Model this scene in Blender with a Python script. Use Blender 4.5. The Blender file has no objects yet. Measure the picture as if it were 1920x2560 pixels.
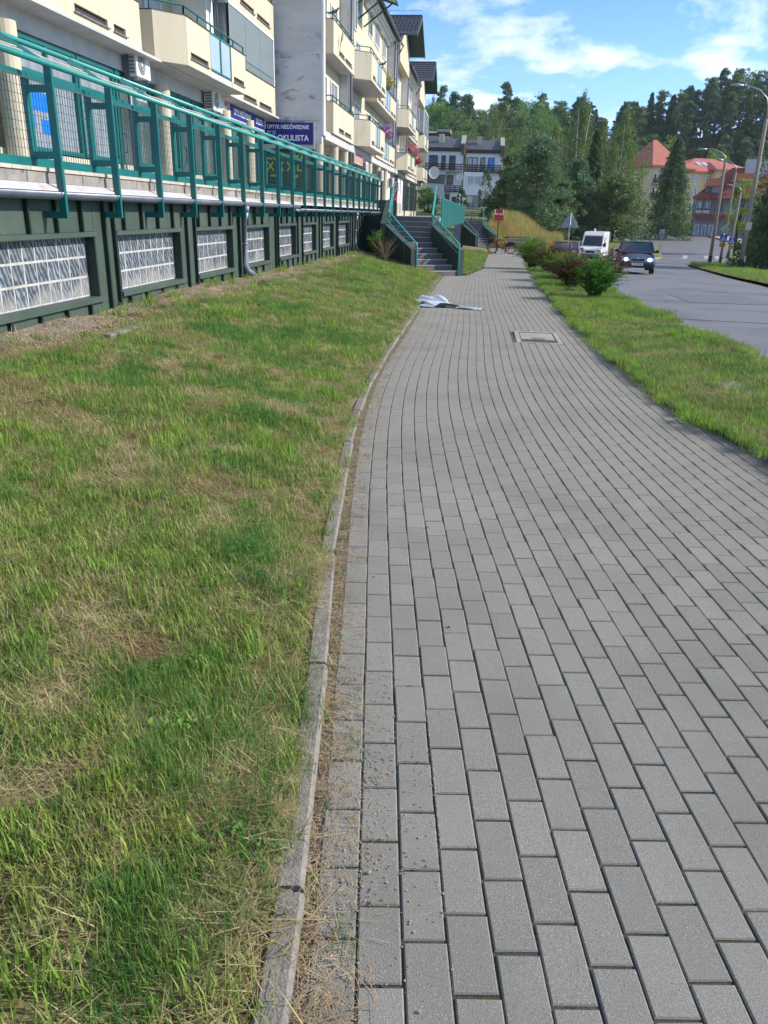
import bpy, bmesh, math, random
import numpy as np
from mathutils import Vector, Matrix
R = math.radians
rnd = random.Random(7)
rng = np.random.default_rng(11)
scene = bpy.context.scene
COL = scene.collection

# ------------------------------------------------------------------ camera
cam_data = bpy.data.cameras.new('camera')
cam = bpy.data.objects.new('camera', cam_data); COL.objects.link(cam); scene.camera = cam
EYE = 1.52
def cam_matrix():
    f, W, H = 1920.0, 1920.0, 2560.0
    roll = math.atan(0.028); c, s = math.cos(roll), math.sin(roll)
    dx, dy = 1200 - W / 2, 538 - H / 2
    rx, ry = c * dx + s * dy, -s * dx + c * dy
    p = math.atan(-ry / f)
    yaw = math.atan2(rx, f * math.cos(p) - ry * math.sin(p))
    hd = Vector((-math.sin(yaw), math.cos(yaw), 0)); rt = Vector((math.cos(yaw), math.sin(yaw), 0)); up = Vector((0, 0, 1))
    fwd = hd * math.cos(p) - up * math.sin(p); cu = up * math.cos(p) + hd * math.sin(p)
    ix = rt * c + cu * s; iy = -rt * s + cu * c
    m = Matrix((ix, iy, -fwd)).transposed().to_4x4(); m.translation = (0, 0, EYE)
    return m
cam.matrix_world = cam_matrix()
cam_data.sensor_fit = 'VERTICAL'; cam_data.sensor_height = 24; cam_data.lens = 18.0
cam_data.clip_start = 0.05; cam_data.clip_end = 3000

# ------------------------------------------------------------------ light
SUN_AZ, SUN_EL = R(78), R(31)            # azimuth clockwise from +Y
world = bpy.data.worlds.new('World'); scene.world = world; world.use_nodes = True
def make_world():
    nt = world.node_tree; nt.nodes.clear(); N = nt.nodes.new; L = nt.links.new
    out = N('ShaderNodeOutputWorld'); bg = N('ShaderNodeBackground'); bg.inputs[1].default_value = 0.12
    sky = N('ShaderNodeTexSky'); sky.sky_type = 'NISHITA'; sky.sun_disc = False
    sky.sun_elevation = SUN_EL; sky.sun_rotation = SUN_AZ; sky.air_density = 0.7; sky.dust_density = 0.1; sky.ozone_density = 4.0
    tint = N('ShaderNodeMix'); tint.data_type = 'RGBA'; tint.blend_type = 'MULTIPLY'; tint.inputs[0].default_value = 1
    L(sky.outputs[0], tint.inputs[6]); tint.inputs[7].default_value = SKY_TINT
    tc = N('ShaderNodeTexCoord'); sep = N('ShaderNodeSeparateXYZ'); L(tc.outputs['Generated'], sep.inputs[0])
    zc = N('ShaderNodeMath'); zc.operation = 'MAXIMUM'; L(sep.outputs[2], zc.inputs[0]); zc.inputs[1].default_value = 0.0
    za = N('ShaderNodeMath'); za.operation = 'ADD'; L(zc.outputs[0], za.inputs[0]); za.inputs[1].default_value = 0.38
    dx = N('ShaderNodeMath'); dx.operation = 'DIVIDE'; L(sep.outputs[0], dx.inputs[0]); L(za.outputs[0], dx.inputs[1])
    dy = N('ShaderNodeMath'); dy.operation = 'DIVIDE'; L(sep.outputs[1], dy.inputs[0]); L(za.outputs[0], dy.inputs[1])
    cmb = N('ShaderNodeCombineXYZ'); L(dx.outputs[0], cmb.inputs[0]); L(dy.outputs[0], cmb.inputs[1])
    mp = N('ShaderNodeMapping'); L(cmb.outputs[0], mp.inputs[0]); mp.inputs['Location'].default_value = CLOUD_OFF; mp.inputs['Rotation'].default_value = (0, 0, R(15)); mp.inputs['Scale'].default_value = (1.0, 1.15, 1)
    n1 = N('ShaderNodeTexNoise'); n1.inputs['Scale'].default_value = 4.4; n1.inputs['Detail'].default_value = 9; n1.inputs['Roughness'].default_value = 0.6; n1.inputs['Distortion'].default_value = 0.25
    L(mp.outputs[0], n1.inputs[0])
    r1 = N('ShaderNodeValToRGB'); r1.color_ramp.elements[0].position = 0.45; r1.color_ramp.elements[1].position = 0.74; L(n1.outputs[0], r1.inputs[0])
    # thin veil that thickens towards the horizon, as air does
    hz = N('ShaderNodeMapRange'); L(zc.outputs[0], hz.inputs[0]); hz.inputs[1].default_value = 0.0; hz.inputs[2].default_value = 0.3; hz.inputs[3].default_value = 0.34; hz.inputs[4].default_value = 0.0
    mx = N('ShaderNodeMath'); mx.operation = 'MAXIMUM'; L(r1.outputs[0], mx.inputs[0]); L(hz.outputs[0], mx.inputs[1])
    mul = N('ShaderNodeMath'); mul.operation = 'MULTIPLY'; L(mx.outputs[0], mul.inputs[0]); mul.inputs[1].default_value = 0.92
    mix = N('ShaderNodeMix'); mix.data_type = 'RGBA'; L(mul.outputs[0], mix.inputs[0]); L(tint.outputs[2], mix.inputs[6]); mix.inputs[7].default_value = CLOUD_COL
    L(mix.outputs[2], bg.inputs[0]); L(bg.outputs[0], out.inputs[0])
SKY_TINT = (0.37, 0.74, 1.0, 1); CLOUD_COL = (6.4, 6.3, 6.3, 1); CLOUD_OFF = (3.1, 1.7, 0)
make_world()
HAZE = 0.00017; SHADE_TREES = []; SHADE_DENS = 1.3
sl = bpy.data.lights.new('sun', 'SUN'); sl.energy = 2.9; sl.angle = R(1.5); sl.color = (1.0, 0.90, 0.76)
sun = bpy.data.objects.new('sun', sl); COL.objects.link(sun)
sd = Vector((math.sin(SUN_AZ) * math.cos(SUN_EL), math.cos(SUN_AZ) * math.cos(SUN_EL), math.sin(SUN_EL)))
sun.rotation_euler = sd.to_track_quat('Z', 'Y').to_euler(); sun.location = sd * 60
vs = scene.view_settings; vs.view_transform = 'Standard'; vs.look = 'None'; vs.gamma = 1; vs.use_curve_mapping = False; vs.exposure = 1.12
scene.render.engine = 'CYCLES'
try:
    scene.cycles.max_bounces = 6; scene.cycles.diffuse_bounces = 3; scene.cycles.transparent_max_bounces = 8
    scene.cycles.use_denoising = True; scene.cycles.use_adaptive_sampling = True; scene.cycles.sample_clamp_indirect = 4
except Exception: pass

# ------------------------------------------------------------------ materials
def srgb(r, g, b):
    f = lambda v: ((v / 255 + 0.055) / 1.055) ** 2.4 if v > 10 else v / 255 / 12.92
    return (f(r), f(g), f(b))
def mat(name, c, rough=0.7, c2=None, scale=6.0, metal=0.0, bump=0.0, bscale=60.0, rand=0.0, spec=0.4, detail=5, lo=0.35, hi=0.65, c3=None, s3=1.2, lo3=0.55, hi3=0.7, trans=0.0, stretch=None):
    m = bpy.data.materials.new(name); m.use_nodes = True; nt = m.node_tree; N = nt.nodes.new; L = nt.links.new
    b = nt.nodes['Principled BSDF']; b.inputs['Roughness'].default_value = rough; b.inputs['Metallic'].default_value = metal
    b.inputs['Specular IOR Level'].default_value = spec
    col = None; g = N('ShaderNodeNewGeometry'); vec = g.outputs['Position']
    if stretch:
        mp = N('ShaderNodeMapping'); L(vec, mp.inputs[0]); mp.inputs['Scale'].default_value = stretch; vec = mp.outputs[0]
    def nz(s, d):
        t = N('ShaderNodeTexNoise'); t.inputs['Scale'].default_value = s; t.inputs['Detail'].default_value = d; t.inputs['Roughness'].default_value = 0.6; L(vec, t.inputs[0]); return t.outputs[0]
    def rmp(src, a, z):
        r = N('ShaderNodeMapRange'); L(src, r.inputs[0]); r.inputs[1].default_value = a; r.inputs[2].default_value = z; return r.outputs[0]
    def mixc(f, a, z, mode='MIX'):
        x = N('ShaderNodeMix'); x.data_type = 'RGBA'; x.blend_type = mode
        if isinstance(f, float): x.inputs[0].default_value = f
        else: L(f, x.inputs[0])
        for i, v in ((6, a), (7, z)):
            if isinstance(v, tuple): x.inputs[i].default_value = (*v, 1)
            else: L(v, x.inputs[i])
        return x.outputs[2]
    col = c
    if c2: col = mixc(rmp(nz(scale, detail), lo, hi), c, c2)
    if c3: col = mixc(rmp(nz(s3, 4), lo3, hi3), col, c3)
    if rand:
        oi = N('ShaderNodeObjectInfo'); rr = N('ShaderNodeMapRange'); L(oi.outputs['Random'], rr.inputs[0]); rr.inputs[3].default_value = 1 - rand; rr.inputs[4].default_value = 1 + rand
        cc = N('ShaderNodeCombineXYZ'); [L(rr.outputs[0], cc.inputs[i]) for i in range(3)]
        col = mixc(1.0, col, cc.outputs[0], 'MULTIPLY')
    if isinstance(col, tuple): b.inputs['Base Color'].default_value = (*col, 1)
    else: L(col, b.inputs['Base Color'])
    if bump:
        bp = N('ShaderNodeBump'); bp.inputs['Strength'].default_value = min(1, bump); bp.inputs['Distance'].default_value = 0.01 * bump; L(nz(bscale, 6), bp.inputs['Height']); L(bp.outputs[0], b.inputs['Normal'])
    if trans:
        tr = N('ShaderNodeBsdfTranslucent'); ms = N('ShaderNodeMixShader'); ms.inputs[0].default_value = trans
        if isinstance(col, tuple): tr.inputs[0].default_value = (*col, 1)
        else: L(col, tr.inputs[0])
        L(b.outputs[0], ms.inputs[1]); L(tr.outputs[0], ms.inputs[2]); L(ms.outputs[0], nt.nodes['Material Output'].inputs[0])
    return m
def emit(name, c, s):
    m = bpy.data.materials.new(name); m.use_nodes = True; b = m.node_tree.nodes['Principled BSDF']
    b.inputs['Base Color'].default_value = (*c, 1); b.inputs['Emission Color'].default_value = (*c, 1); b.inputs['Emission Strength'].default_value = s
    return m
M = {}
def paver_mat():
    m = mat('paver', (0.192, 0.188, 0.163), 0.95, (0.335, 0.328, 0.292), 330, bump=0.7, bscale=380, rand=0.08, c3=(0.205, 0.2, 0.172), s3=1.3, lo3=.45, hi3=.8, spec=.2); nt = m.node_tree; N = nt.nodes.new; L = nt.links.new
    b = nt.nodes['Principled BSDF']; src = b.inputs['Base Color'].links[0].from_socket; g = N('ShaderNodeNewGeometry')
    for sc, th, c in ((120, .15, (.55, .54, .5, 1)), (95, .13, (.06, .06, .06, 1)), (48, .07, (.45, .34, .28, 1))):
        v = N('ShaderNodeTexVoronoi'); v.inputs['Scale'].default_value = sc; L(g.outputs['Position'], v.inputs['Vector'])
        r = N('ShaderNodeMapRange'); L(v.outputs['Distance'], r.inputs[0]); r.inputs[1].default_value = th; r.inputs[2].default_value = th + .06; r.inputs[3].default_value = .55; r.inputs[4].default_value = 0
        sx = N('ShaderNodeSeparateColor'); L(v.outputs['Color'], sx.inputs[0]); k = N('ShaderNodeMath'); k.operation = 'GREATER_THAN'; L(sx.outputs[0], k.inputs[0]); k.inputs[1].default_value = .55
        mu = N('ShaderNodeMath'); mu.operation = 'MULTIPLY'; L(r.outputs[0], mu.inputs[0]); L(k.outputs[0], mu.inputs[1])
        x = N('ShaderNodeMix'); x.data_type = 'RGBA'; L(mu.outputs[0], x.inputs[0]); L(src, x.inputs[6]); x.inputs[7].default_value = c; src = x.outputs[2]
    L(src, b.inputs['Base Color']); return m
M['paver'] = paver_mat()
M['joint'] = mat('joint_sand', (0.115, 0.105, 0.085), 1, (0.055, 0.052, 0.043), 30, c3=(0.06, 0.085, 0.025), s3=2.3, lo3=.52, hi3=.62, bump=1, bscale=200)
M['kerb'] = mat('kerb_concrete', (0.28, 0.262, 0.228), 0.95, (0.19, 0.178, 0.155), 45, bump=1.0, bscale=120, rand=0.08, c3=(.12, .12, .11), s3=9, lo3=.58, hi3=.72)
M['soil'] = mat('soil', (0.17, 0.13, 0.07), 1, (0.18, 0.19, 0.065), 2.2, bump=2, bscale=70, c3=(0.30, 0.24, 0.13), s3=14, lo3=.45, hi3=.7)
M['farlawn'] = mat('far_lawn', (0.10, 0.13, 0.03), 1, (0.15, 0.16, 0.05), .8, bump=1, bscale=20)
M['asphalt'] = mat('asphalt', (0.125, 0.123, 0.128), 0.62, (0.20, 0.197, 0.195), 55, bump=.6, bscale=150, c3=(0.10, 0.10, 0.106), s3=.5, lo3=.48, hi3=.66, spec=.5)
M['asphalt2'] = mat('pale_asphalt', (0.27, 0.26, 0.25), 0.9, (0.2, 0.2, 0.195), 1.5, bump=.5, bscale=120)
M['paint'] = mat('road_paint', (0.62, 0.62, 0.6), 0.8, (0.16, 0.16, 0.16), 2.2)
M['slab'] = mat('paving_slab', (0.4, 0.385, 0.36), 0.9, (0.3, 0.29, 0.27), 2, bump=.5)
M['gravel'] = mat('gravel', (0.36, 0.29, 0.22), 1, (0.26, 0.20, 0.15), 30, rand=.3)
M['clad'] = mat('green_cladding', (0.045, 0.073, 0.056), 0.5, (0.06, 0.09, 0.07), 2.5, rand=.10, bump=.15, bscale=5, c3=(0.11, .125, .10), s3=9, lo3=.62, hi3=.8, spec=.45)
M['seamshade'] = mat('shaded_seam_metal', (0.012, 0.026, 0.022), 0.5)  # ribs are cladding green; shade of their turned-away side painted in
M['cladd'] = mat('cladding_dark', (0.02, 0.038, 0.03), 0.55)
M['mortar'] = mat('mortar', (0.50, 0.50, 0.485), 0.9, (0.36, 0.36, 0.345), 12, c3=(.36, .31, .24), s3=3, lo3=.6, hi3=.75)
M['teal'] = mat('teal_paint', (0.004, 0.115, 0.112), 0.36, (0.008, 0.145, 0.138), 2.5, spec=.5, c3=(.09, .075, .045), s3=16, lo3=.68, hi3=.76)
M['tealtube'] = mat('teal_tube', (0.03, 0.30, 0.27), 0.35, (0.04, 0.34, 0.31), 3, spec=.5)
M['zinc'] = mat('zinc', (0.22, 0.26, 0.32), 0.45, (0.16, 0.195, 0.25), 3, metal=.3, bump=.1, bscale=8)
M['flash'] = mat('pale_flashing', (0.56, 0.56, 0.58), 0.5, (0.5, 0.48, 0.45), 4, c3=(.4, .3, .22), s3=6, lo3=.62, hi3=.78)
M['tile'] = mat('coping_tile', (0.52, 0.48, 0.40), 0.6, (0.42, 0.385, 0.32), 5, rand=.06)
M['slabedge'] = mat('slab_edge', (0.30, 0.285, 0.265), 0.9, (0.21, 0.19, 0.17), 6, c3=(.07, .055, .04), s3=7, lo3=.6, hi3=.72, bump=.8, bscale=60, rand=.08)
M['cream'] = mat('cream_render', (0.53, 0.475, 0.355), 0.92, (0.575, 0.52, 0.395), 1.5, bump=.5, bscale=150, c3=(0.36, 0.315, 0.215), s3=3.2, lo3=.56, hi3=.85, stretch=(1, 1, .22), rand=.03)
M['soffit'] = mat('soffit_paint', (0.5, 0.5, 0.49), 0.9, (0.42, 0.42, 0.42), 1.5)
M['greywall'] = mat('grey_render', (0.60, 0.605, 0.61), 0.95, (0.50, 0.505, 0.51), .9, bump=.8, bscale=60, c3=(0.20, 0.205, 0.21), s3=1.5, lo3=.60, hi3=.72, stretch=(1, 1, 2.6))
M['white'] = mat('white_render', (0.78, 0.78, 0.78), 0.9, (0.68, 0.68, 0.69), 1.2)
M['pvc'] = mat('white_frame', (0.78, 0.79, 0.8), 0.4)
M['darkcap'] = mat('dark_cap', (0.05, 0.055, 0.055), 0.6)
M['metalstrip'] = mat('drip_strip', (0.34, 0.33, 0.34), 0.4, (.2, .19, .2), 6, metal=.5)
M['slotshade'] = mat('slot_dark', (0.05, 0.04, 0.035), 0.9)  # near-black that paints the shade inside the balcony slots
def glassm(name, c, rough=.05, spec=.8):
    return mat(name, c, rough, spec=spec)
M['pane'] = mat('window_pane', (0.035, 0.045, 0.055), 0.06, (0.09, 0.11, 0.13), .7, spec=.9)
M['pane2'] = mat('curtained_pane', (0.32, 0.36, 0.4), 0.08, (0.2, 0.24, 0.28), 2.0, spec=.9, stretch=(3, 3, .3))
M['blind'] = mat('closed_blind', (0.5, 0.57, 0.62), 0.25, (0.42, 0.48, 0.54), 8, stretch=(.2, .2, 4), spec=.7)
M['shopglass'] = mat('shop_glass', (0.05, 0.075, 0.08), 0.05, (0.11, 0.15, 0.16), .6, spec=.9)
M['frost'] = mat('frosted_panel', (0.36, 0.45, 0.5), 0.35, (.3, .39, .44), 1)
M['black'] = mat('black_paint', (0.012, 0.012, 0.013), 0.5)
M['rubber'] = mat('rubber', (0.015, 0.015, 0.016), 0.85)
M['ac'] = mat('ac_casing', (0.72, 0.72, 0.7), 0.5, (0.62, 0.62, 0.6), 3)
M['acdark'] = mat('ac_grille', (0.16, 0.16, 0.165), 0.5)
M['navy'] = mat('navy_sign', (0.008, 0.02, 0.22), 0.35)
M['lime'] = mat('lime_vinyl', (0.62, 0.85, 0.03), 0.5)
M['whitev'] = mat('white_vinyl', (0.85, 0.86, 0.9), 0.5)
M['tileroof'] = mat('dark_roof_tile', (0.028, 0.03, 0.034), 0.38, (0.05, 0.05, 0.055), 3, spec=.6)
M['redroof'] = mat('red_roof', (0.46, 0.15, 0.10), 0.7, (0.38, 0.115, 0.075), 2, bump=.5, bscale=8)
M['redroof2'] = mat('dark_red_roof', (0.24, 0.055, 0.035), 0.7, (0.17, 0.04, 0.03), 2)
M['orangeroof'] = mat('orange_roof', (0.55, 0.17, 0.07), 0.7, (0.45, 0.13, 0.06), 3)
M['brownwood'] = mat('brown_wood', (0.035, 0.017, 0.016), 0.6, (0.05, 0.025, 0.022), 6)
M['brownshingle'] = mat('brown_shingle', (0.16, 0.085, 0.07), 0.8, (.12, .065, .055), 5)
M['bitumen'] = mat('bitumen_roof', (0.055, 0.06, 0.075), 0.6, (0.075, 0.08, 0.095), 1)
M['concrete'] = mat('concrete', (0.36, 0.34, 0.31), 0.95, (0.28, 0.265, 0.245), 4, bump=.8, bscale=50)
M['poleconc'] = mat('pole_concrete', (0.30, 0.26, 0.21), 0.95, (0.24, 0.21, 0.175), 6, bump=.5)
M['galv'] = mat('galvanised', (0.36, 0.38, 0.4), 0.45, (0.28, 0.3, 0.33), 4, metal=.5)
M['signback'] = mat('sign_back', (0.30, 0.34, 0.38), 0.5, (.25, .29, .33), 4, metal=.3)
M['step'] = mat('step_concrete', (0.165, 0.155, 0.155), 0.9, (0.12, 0.115, 0.115), 5, bump=.6, bscale=80)
M['nosing'] = mat('step_nosing', (0.38, 0.365, 0.355), 0.9, (.3, .29, .28), 8)
M['red'] = mat('red_paint', (0.55, 0.025, 0.022), 0.4)
M['blue'] = mat('sign_blue', (0.01, 0.12, 0.55), 0.4)
M['poster'] = mat('poster_blue', (0.005, 0.17, 0.75), 0.4)
M['yellow'] = mat('sign_yellow', (0.75, 0.42, 0.02), 0.5)
M['yellowwall'] = mat('yellow_render', (0.72, 0.58, 0.32), 0.9, (.66, .53, .29), 1)
M['greyrender'] = mat('grey_house_render', (0.26, 0.255, 0.26), 0.9, (.22, .215, .22), 1)
M['bark'] = mat('bark', (0.075, 0.05, 0.035), 1, (0.04, 0.028, 0.02), 5, bump=1, bscale=25, stretch=(1, 1, .3))
M['pinebark'] = mat('pine_bark', (0.30, 0.13, 0.06), 1, (0.15, 0.075, 0.04), 3, bump=1, bscale=20, stretch=(1, 1, .4))
M['birchbark'] = mat('birch_bark', (0.62, 0.6, 0.56), .9, (0.06, 0.055, 0.05), 4, lo=.55, hi=.65, stretch=(.5, .5, 2.5))
def leafm(name, a, b, sc=.9, t=.25, r=.1): return mat(name, a, 0.55, b, sc, trans=t + .15, rand=r, spec=.3, lo=.4, hi=.6)
M['pine'] = leafm('pine_needles', (0.085, 0.15, 0.05), (0.155, 0.24, 0.075))
M['pineblue'] = leafm('blue_pine_needles', (0.065, 0.14, 0.07), (0.125, 0.22, 0.095))
M['spruce'] = leafm('spruce_needles', (0.045, 0.11, 0.045), (0.10, 0.18, 0.06))
M['birchleaf'] = leafm('birch_leaves', (0.10, 0.17, 0.04), (0.17, 0.24, 0.07), 1.4, .3)
M['broad'] = leafm('broad_leaves', (0.08, 0.18, 0.04), (0.15, 0.28, 0.055), .5, .3)
M['broadyellow'] = leafm('yellow_green_leaves', (0.17, 0.28, 0.025), (0.25, 0.36, 0.05), .8, .35)  # a yellower green than the other broad leaves
M['thuja'] = leafm('thuja_leaves', (0.035, 0.095, 0.028), (0.075, 0.17, 0.04), 2)
M['shrubg'] = leafm('shrub_leaves', (0.035, 0.14, 0.02), (0.08, 0.25, 0.03), 3, .3, .05)
M['shrubg2'] = leafm('yellow_shrub_leaves', (0.09, 0.22, 0.02), (0.17, 0.32, 0.05), 4, .3, .05)
M['shrubr'] = leafm('purple_shrub_leaves', (0.085, 0.03, 0.024), (0.13, 0.06, 0.03), 4, .2, .05)
M['shrubr2'] = leafm('crimson_shrub_leaves', (0.13, 0.018, 0.03), (0.19, 0.04, 0.045), 4, .2, .05)
M['petalp'] = mat('pink_petals', (0.7, 0.05, 0.22), .6, (0.8, .2, .4), 20)
M['petalv'] = mat('violet_petals', (0.16, 0.04, 0.42), .6, (0.3, .08, .5), 20)
M['petalr'] = mat('red_petals', (0.65, 0.02, 0.06), .6)
M['carblue'] = mat('navy_car_paint', (0.008, 0.015, 0.065), 0.12, spec=.8)
M['carred'] = mat('red_car_paint', (0.42, 0.035, 0.03), 0.15, spec=.8)
M['carsilver'] = mat('silver_car_paint', (0.38, 0.42, 0.47), 0.2, metal=.4)
M['carwhite'] = mat('white_car_paint', (0.78, 0.8, 0.8), 0.2, spec=.6)
M['carglass'] = mat('car_glass', (0.02, 0.035, 0.045), 0.04, spec=1)
M['chrome'] = mat('chrome', (0.6, 0.62, 0.65), 0.15, metal=1)
M['lamp'] = emit('lit_headlamp', (1.0, 0.95, 0.85), 1.8)
M['plate'] = mat('plate_white', (0.7, 0.72, 0.74), 0.5)
M['tail'] = mat('tail_lamp', (0.5, 0.02, 0.02), 0.2)
M['woodgrey'] = mat('weathered_wood', (0.28, 0.25, 0.22), .9, (.2, .18, .16), 10)
M['umb'] = mat('umbrella_cloth', (0.66, 0.74, 0.8), 0.45, (0.52, 0.62, 0.72), 5, trans=.2)
M['haydirt'] = mat('dry_debris', (0.16, 0.12, 0.085), 1, (0.24, 0.19, 0.14), 60, bump=1.5, bscale=150)

# ------------------------------------------------------------------ mesh helpers
class MB:
    def __init__(s): s.v = []; s.f = []; s.mi = []
    def add(s, vs, fs, mi=0):
        o = len(s.v); s.v.extend(vs); s.f.extend([tuple(i + o for i in f) for f in fs]); s.mi.extend([mi] * len(fs)); return s
    def box(s, x0, x1, y0, y1, z0, z1, mi=0):
        return s.add([(x0, y0, z0), (x1, y0, z0), (x1, y1, z0), (x0, y1, z0), (x0, y0, z1), (x1, y0, z1), (x1, y1, z1), (x0, y1, z1)],
                     [(0, 3, 2, 1), (4, 5, 6, 7), (0, 1, 5, 4), (1, 2, 6, 5), (2, 3, 7, 6), (3, 0, 4, 7)], mi)
    def obox(s, p, q, w, h, mi=0, up=(0, 0, 1)):
        """bar from p to q, w wide (sideways), h tall (along up)"""
        p, q = Vector(p), Vector(q); d = (q - p).normalized(); u = Vector(up)
        a = d.cross(u)
        if a.length < 1e-4: a = d.cross(Vector((1, 0, 0)))
        a.normalize(); b = a.cross(d); a *= w / 2; b *= h / 2
        vs = [p - a - b, p + a - b, p + a + b, p - a + b, q - a - b, q + a - b, q + a + b, q - a + b]
        return s.add([tuple(v) for v in vs], [(0, 1, 2, 3), (7, 6, 5, 4), (0, 4, 5, 1), (1, 5, 6, 2), (2, 6, 7, 3), (3, 7, 4, 0)], mi)
    def tube(s, pts, r, n=8, mi=0, cap=True):
        pts = [Vector(p) for p in pts]; rs = r if isinstance(r, (list, tuple)) else [r] * len(pts); rings = []
        for i, p in enumerate(pts):
            d = (pts[min(i + 1, len(pts) - 1)] - pts[max(i - 1, 0)]).normalized()
            a = d.cross(Vector((0, 0, 1)));
            if a.length < 1e-3: a = d.cross(Vector((1, 0, 0)))
            a.normalize(); b = d.cross(a)
            rings.append([tuple(p + (a * math.cos(2 * math.pi * k / n) + b * math.sin(2 * math.pi * k / n)) * rs[i]) for k in range(n)])
        vs = [v for r_ in rings for v in r_]; fs = []
        for i in range(len(pts) - 1):
            for k in range(n): fs.append((i * n + k, i * n + (k + 1) % n, (i + 1) * n + (k + 1) % n, (i + 1) * n + k))
        if cap: fs.append(tuple(reversed(range(n)))); fs.append(tuple(range((len(pts) - 1) * n, len(pts) * n)))
        return s.add(vs, fs, mi)
    def prism(s, poly, z0, z1, mi=0):
        n = len(poly); a = sum(poly[i][0] * poly[(i + 1) % n][1] - poly[(i + 1) % n][0] * poly[i][1] for i in range(n))
        if a < 0: poly = poly[::-1]
        vs = [(x, y, z0) for x, y in poly] + [(x, y, z1) for x, y in poly]
        return s.add(vs, [tuple(reversed(range(n))), tuple(range(n, 2 * n))] + [(i, (i + 1) % n, n + (i + 1) % n, n + i) for i in range(n)], mi)
    def xprism(s, poly, x0, x1, mi=0):
        """polygon in (y,z), extruded along x"""
        n = len(poly); vs = [(x0, y, z) for y, z in poly] + [(x1, y, z) for y, z in poly]
        return s.add(vs, [tuple(range(n)), tuple(reversed(range(n, 2 * n)))] + [(i, n + i, n + (i + 1) % n, (i + 1) % n) for i in range(n)], mi)
    def yprism(s, poly, y0, y1, mi=0):
        n = len(poly); vs = [(x, y0, z) for x, z in poly] + [(x, y1, z) for x, z in poly]
        return s.add(vs, [tuple(range(n)), tuple(reversed(range(n, 2 * n)))] + [(i, n + i, n + (i + 1) % n, (i + 1) % n) for i in range(n)], mi)
    def wall(s, p, q, z0, z1, t, mi=0):
        """upright slab along p-q (xy), thickness t to the left of p->q"""
        d = Vector((q[0] - p[0], q[1] - p[1])).normalized(); n = Vector((-d.y, d.x)) * t
        return s.prism([tuple(p), tuple(q), (q[0] + n.x, q[1] + n.y), (p[0] + n.x, p[1] + n.y)], z0, z1, mi)
    def mesh(s, name, mats, smooth=False):
        me = bpy.data.meshes.new(name); me.from_pydata([tuple(v) for v in s.v], [], s.f)
        mats = mats if isinstance(mats, (list, tuple)) else [mats]
        for m in mats: me.materials.append(M[m] if isinstance(m, str) else m)
        me.polygons.foreach_set('material_index', s.mi)
        if smooth: me.polygons.foreach_set('use_smooth', [True] * len(s.f))
        me.update()
        bm = bmesh.new(); bm.from_mesh(me); bmesh.ops.recalc_face_normals(bm, faces=bm.faces); bm.to_mesh(me); bm.free()
        return me
    def build(s, name, mats, parent=None, smooth=False, bevel=0, loc=None):
        return link(name, s.mesh(name, mats, smooth), parent, bevel, loc)
def link(name, me, parent=None, bevel=0, loc=None):
    o = bpy.data.objects.new(name, me); COL.objects.link(o)
    if parent: o.parent = parent
    if loc: o.location = loc
    if bevel:
        md = o.modifiers.new('bevel', 'BEVEL'); md.width = bevel; md.segments = 1; md.limit_method = 'ANGLE'
    return o
def tag(o, label=None, cat=None, group=None, kind=None):
    if label: o['label'] = label
    if cat: o['category'] = cat
    if group: o['group'] = group
    if kind: o['kind'] = kind
    return o
def thing(name, label, cat, loc=(0, 0, 0), rz=0, group=None):
    o = bpy.data.objects.new(name, None); COL.objects.link(o); o.location = loc; o.rotation_euler = (0, 0, rz); o.empty_display_size = .2
    return tag(o, label, cat, group)
KIDS = {}
def copy_tree(o, loc, rz=0, label=None):
    c = o.copy(); COL.objects.link(c); c.location = loc; c.rotation_euler = (0, 0, rz)
    if label: c['label'] = label
    for ch in o.children:
        d = ch.copy(); COL.objects.link(d); d.parent = c
        for g in ch.children:
            e = g.copy(); COL.objects.link(e); e.parent = d
    return c
def rawmesh(name, V, F, mats, mi=None, smooth=False):
    """numpy verts, faces of one size"""
    V = np.asarray(V, np.float32); F = np.asarray(F, np.int32); k = F.shape[1]
    me = bpy.data.meshes.new(name); me.vertices.add(len(V)); me.vertices.foreach_set('co', V.ravel())
    me.loops.add(F.size); me.loops.foreach_set('vertex_index', F.ravel())
    me.polygons.add(len(F)); me.polygons.foreach_set('loop_start', np.arange(0, F.size, k, dtype=np.int32))
    try: me.polygons.foreach_set('loop_total', np.full(len(F), k, np.int32))
    except Exception: pass
    for m in (mats if isinstance(mats, (list, tuple)) else [mats]): me.materials.append(M[m] if isinstance(m, str) else m)
    if mi is not None: me.polygons.foreach_set('material_index', np.asarray(mi, np.int32))
    me.polygons.foreach_set('use_smooth', np.full(len(F), bool(smooth)))
    me.update(calc_edges=True); return me
def text_mesh(name, body, size, mname, parent, mtx, align='CENTER', ext=.004, squeeze=1.0, bold=.0):
    cu = bpy.data.curves.new(name, 'FONT'); cu.body = body; cu.size = size; cu.align_x = align; cu.align_y = 'CENTER'; cu.extrude = ext; cu.offset = bold
    t = bpy.data.objects.new(name, cu); COL.objects.link(t)
    dg = bpy.context.evaluated_depsgraph_get(); me = bpy.data.meshes.new_from_object(t.evaluated_get(dg))
    bpy.data.objects.remove(t); bpy.data.curves.remove(cu)
    me.transform(Matrix.Diagonal((squeeze, 1, 1, 1))); me.transform(mtx); me.materials.clear(); me.materials.append(M[mname]); me.name = name
    return link(name, me, parent)
def face_mtx(origin, xdir, zdir=(0, 0, 1)):
    x = Vector(xdir).normalized(); y = Vector(zdir).normalized(); n = x.cross(y)
    m = Matrix((x, y, n)).transposed().to_4x4(); m.translation = origin; return m
def interp(pts, x):
    return float(np.interp(x, [p[0] for p in pts], [p[1] for p in pts]))

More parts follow.
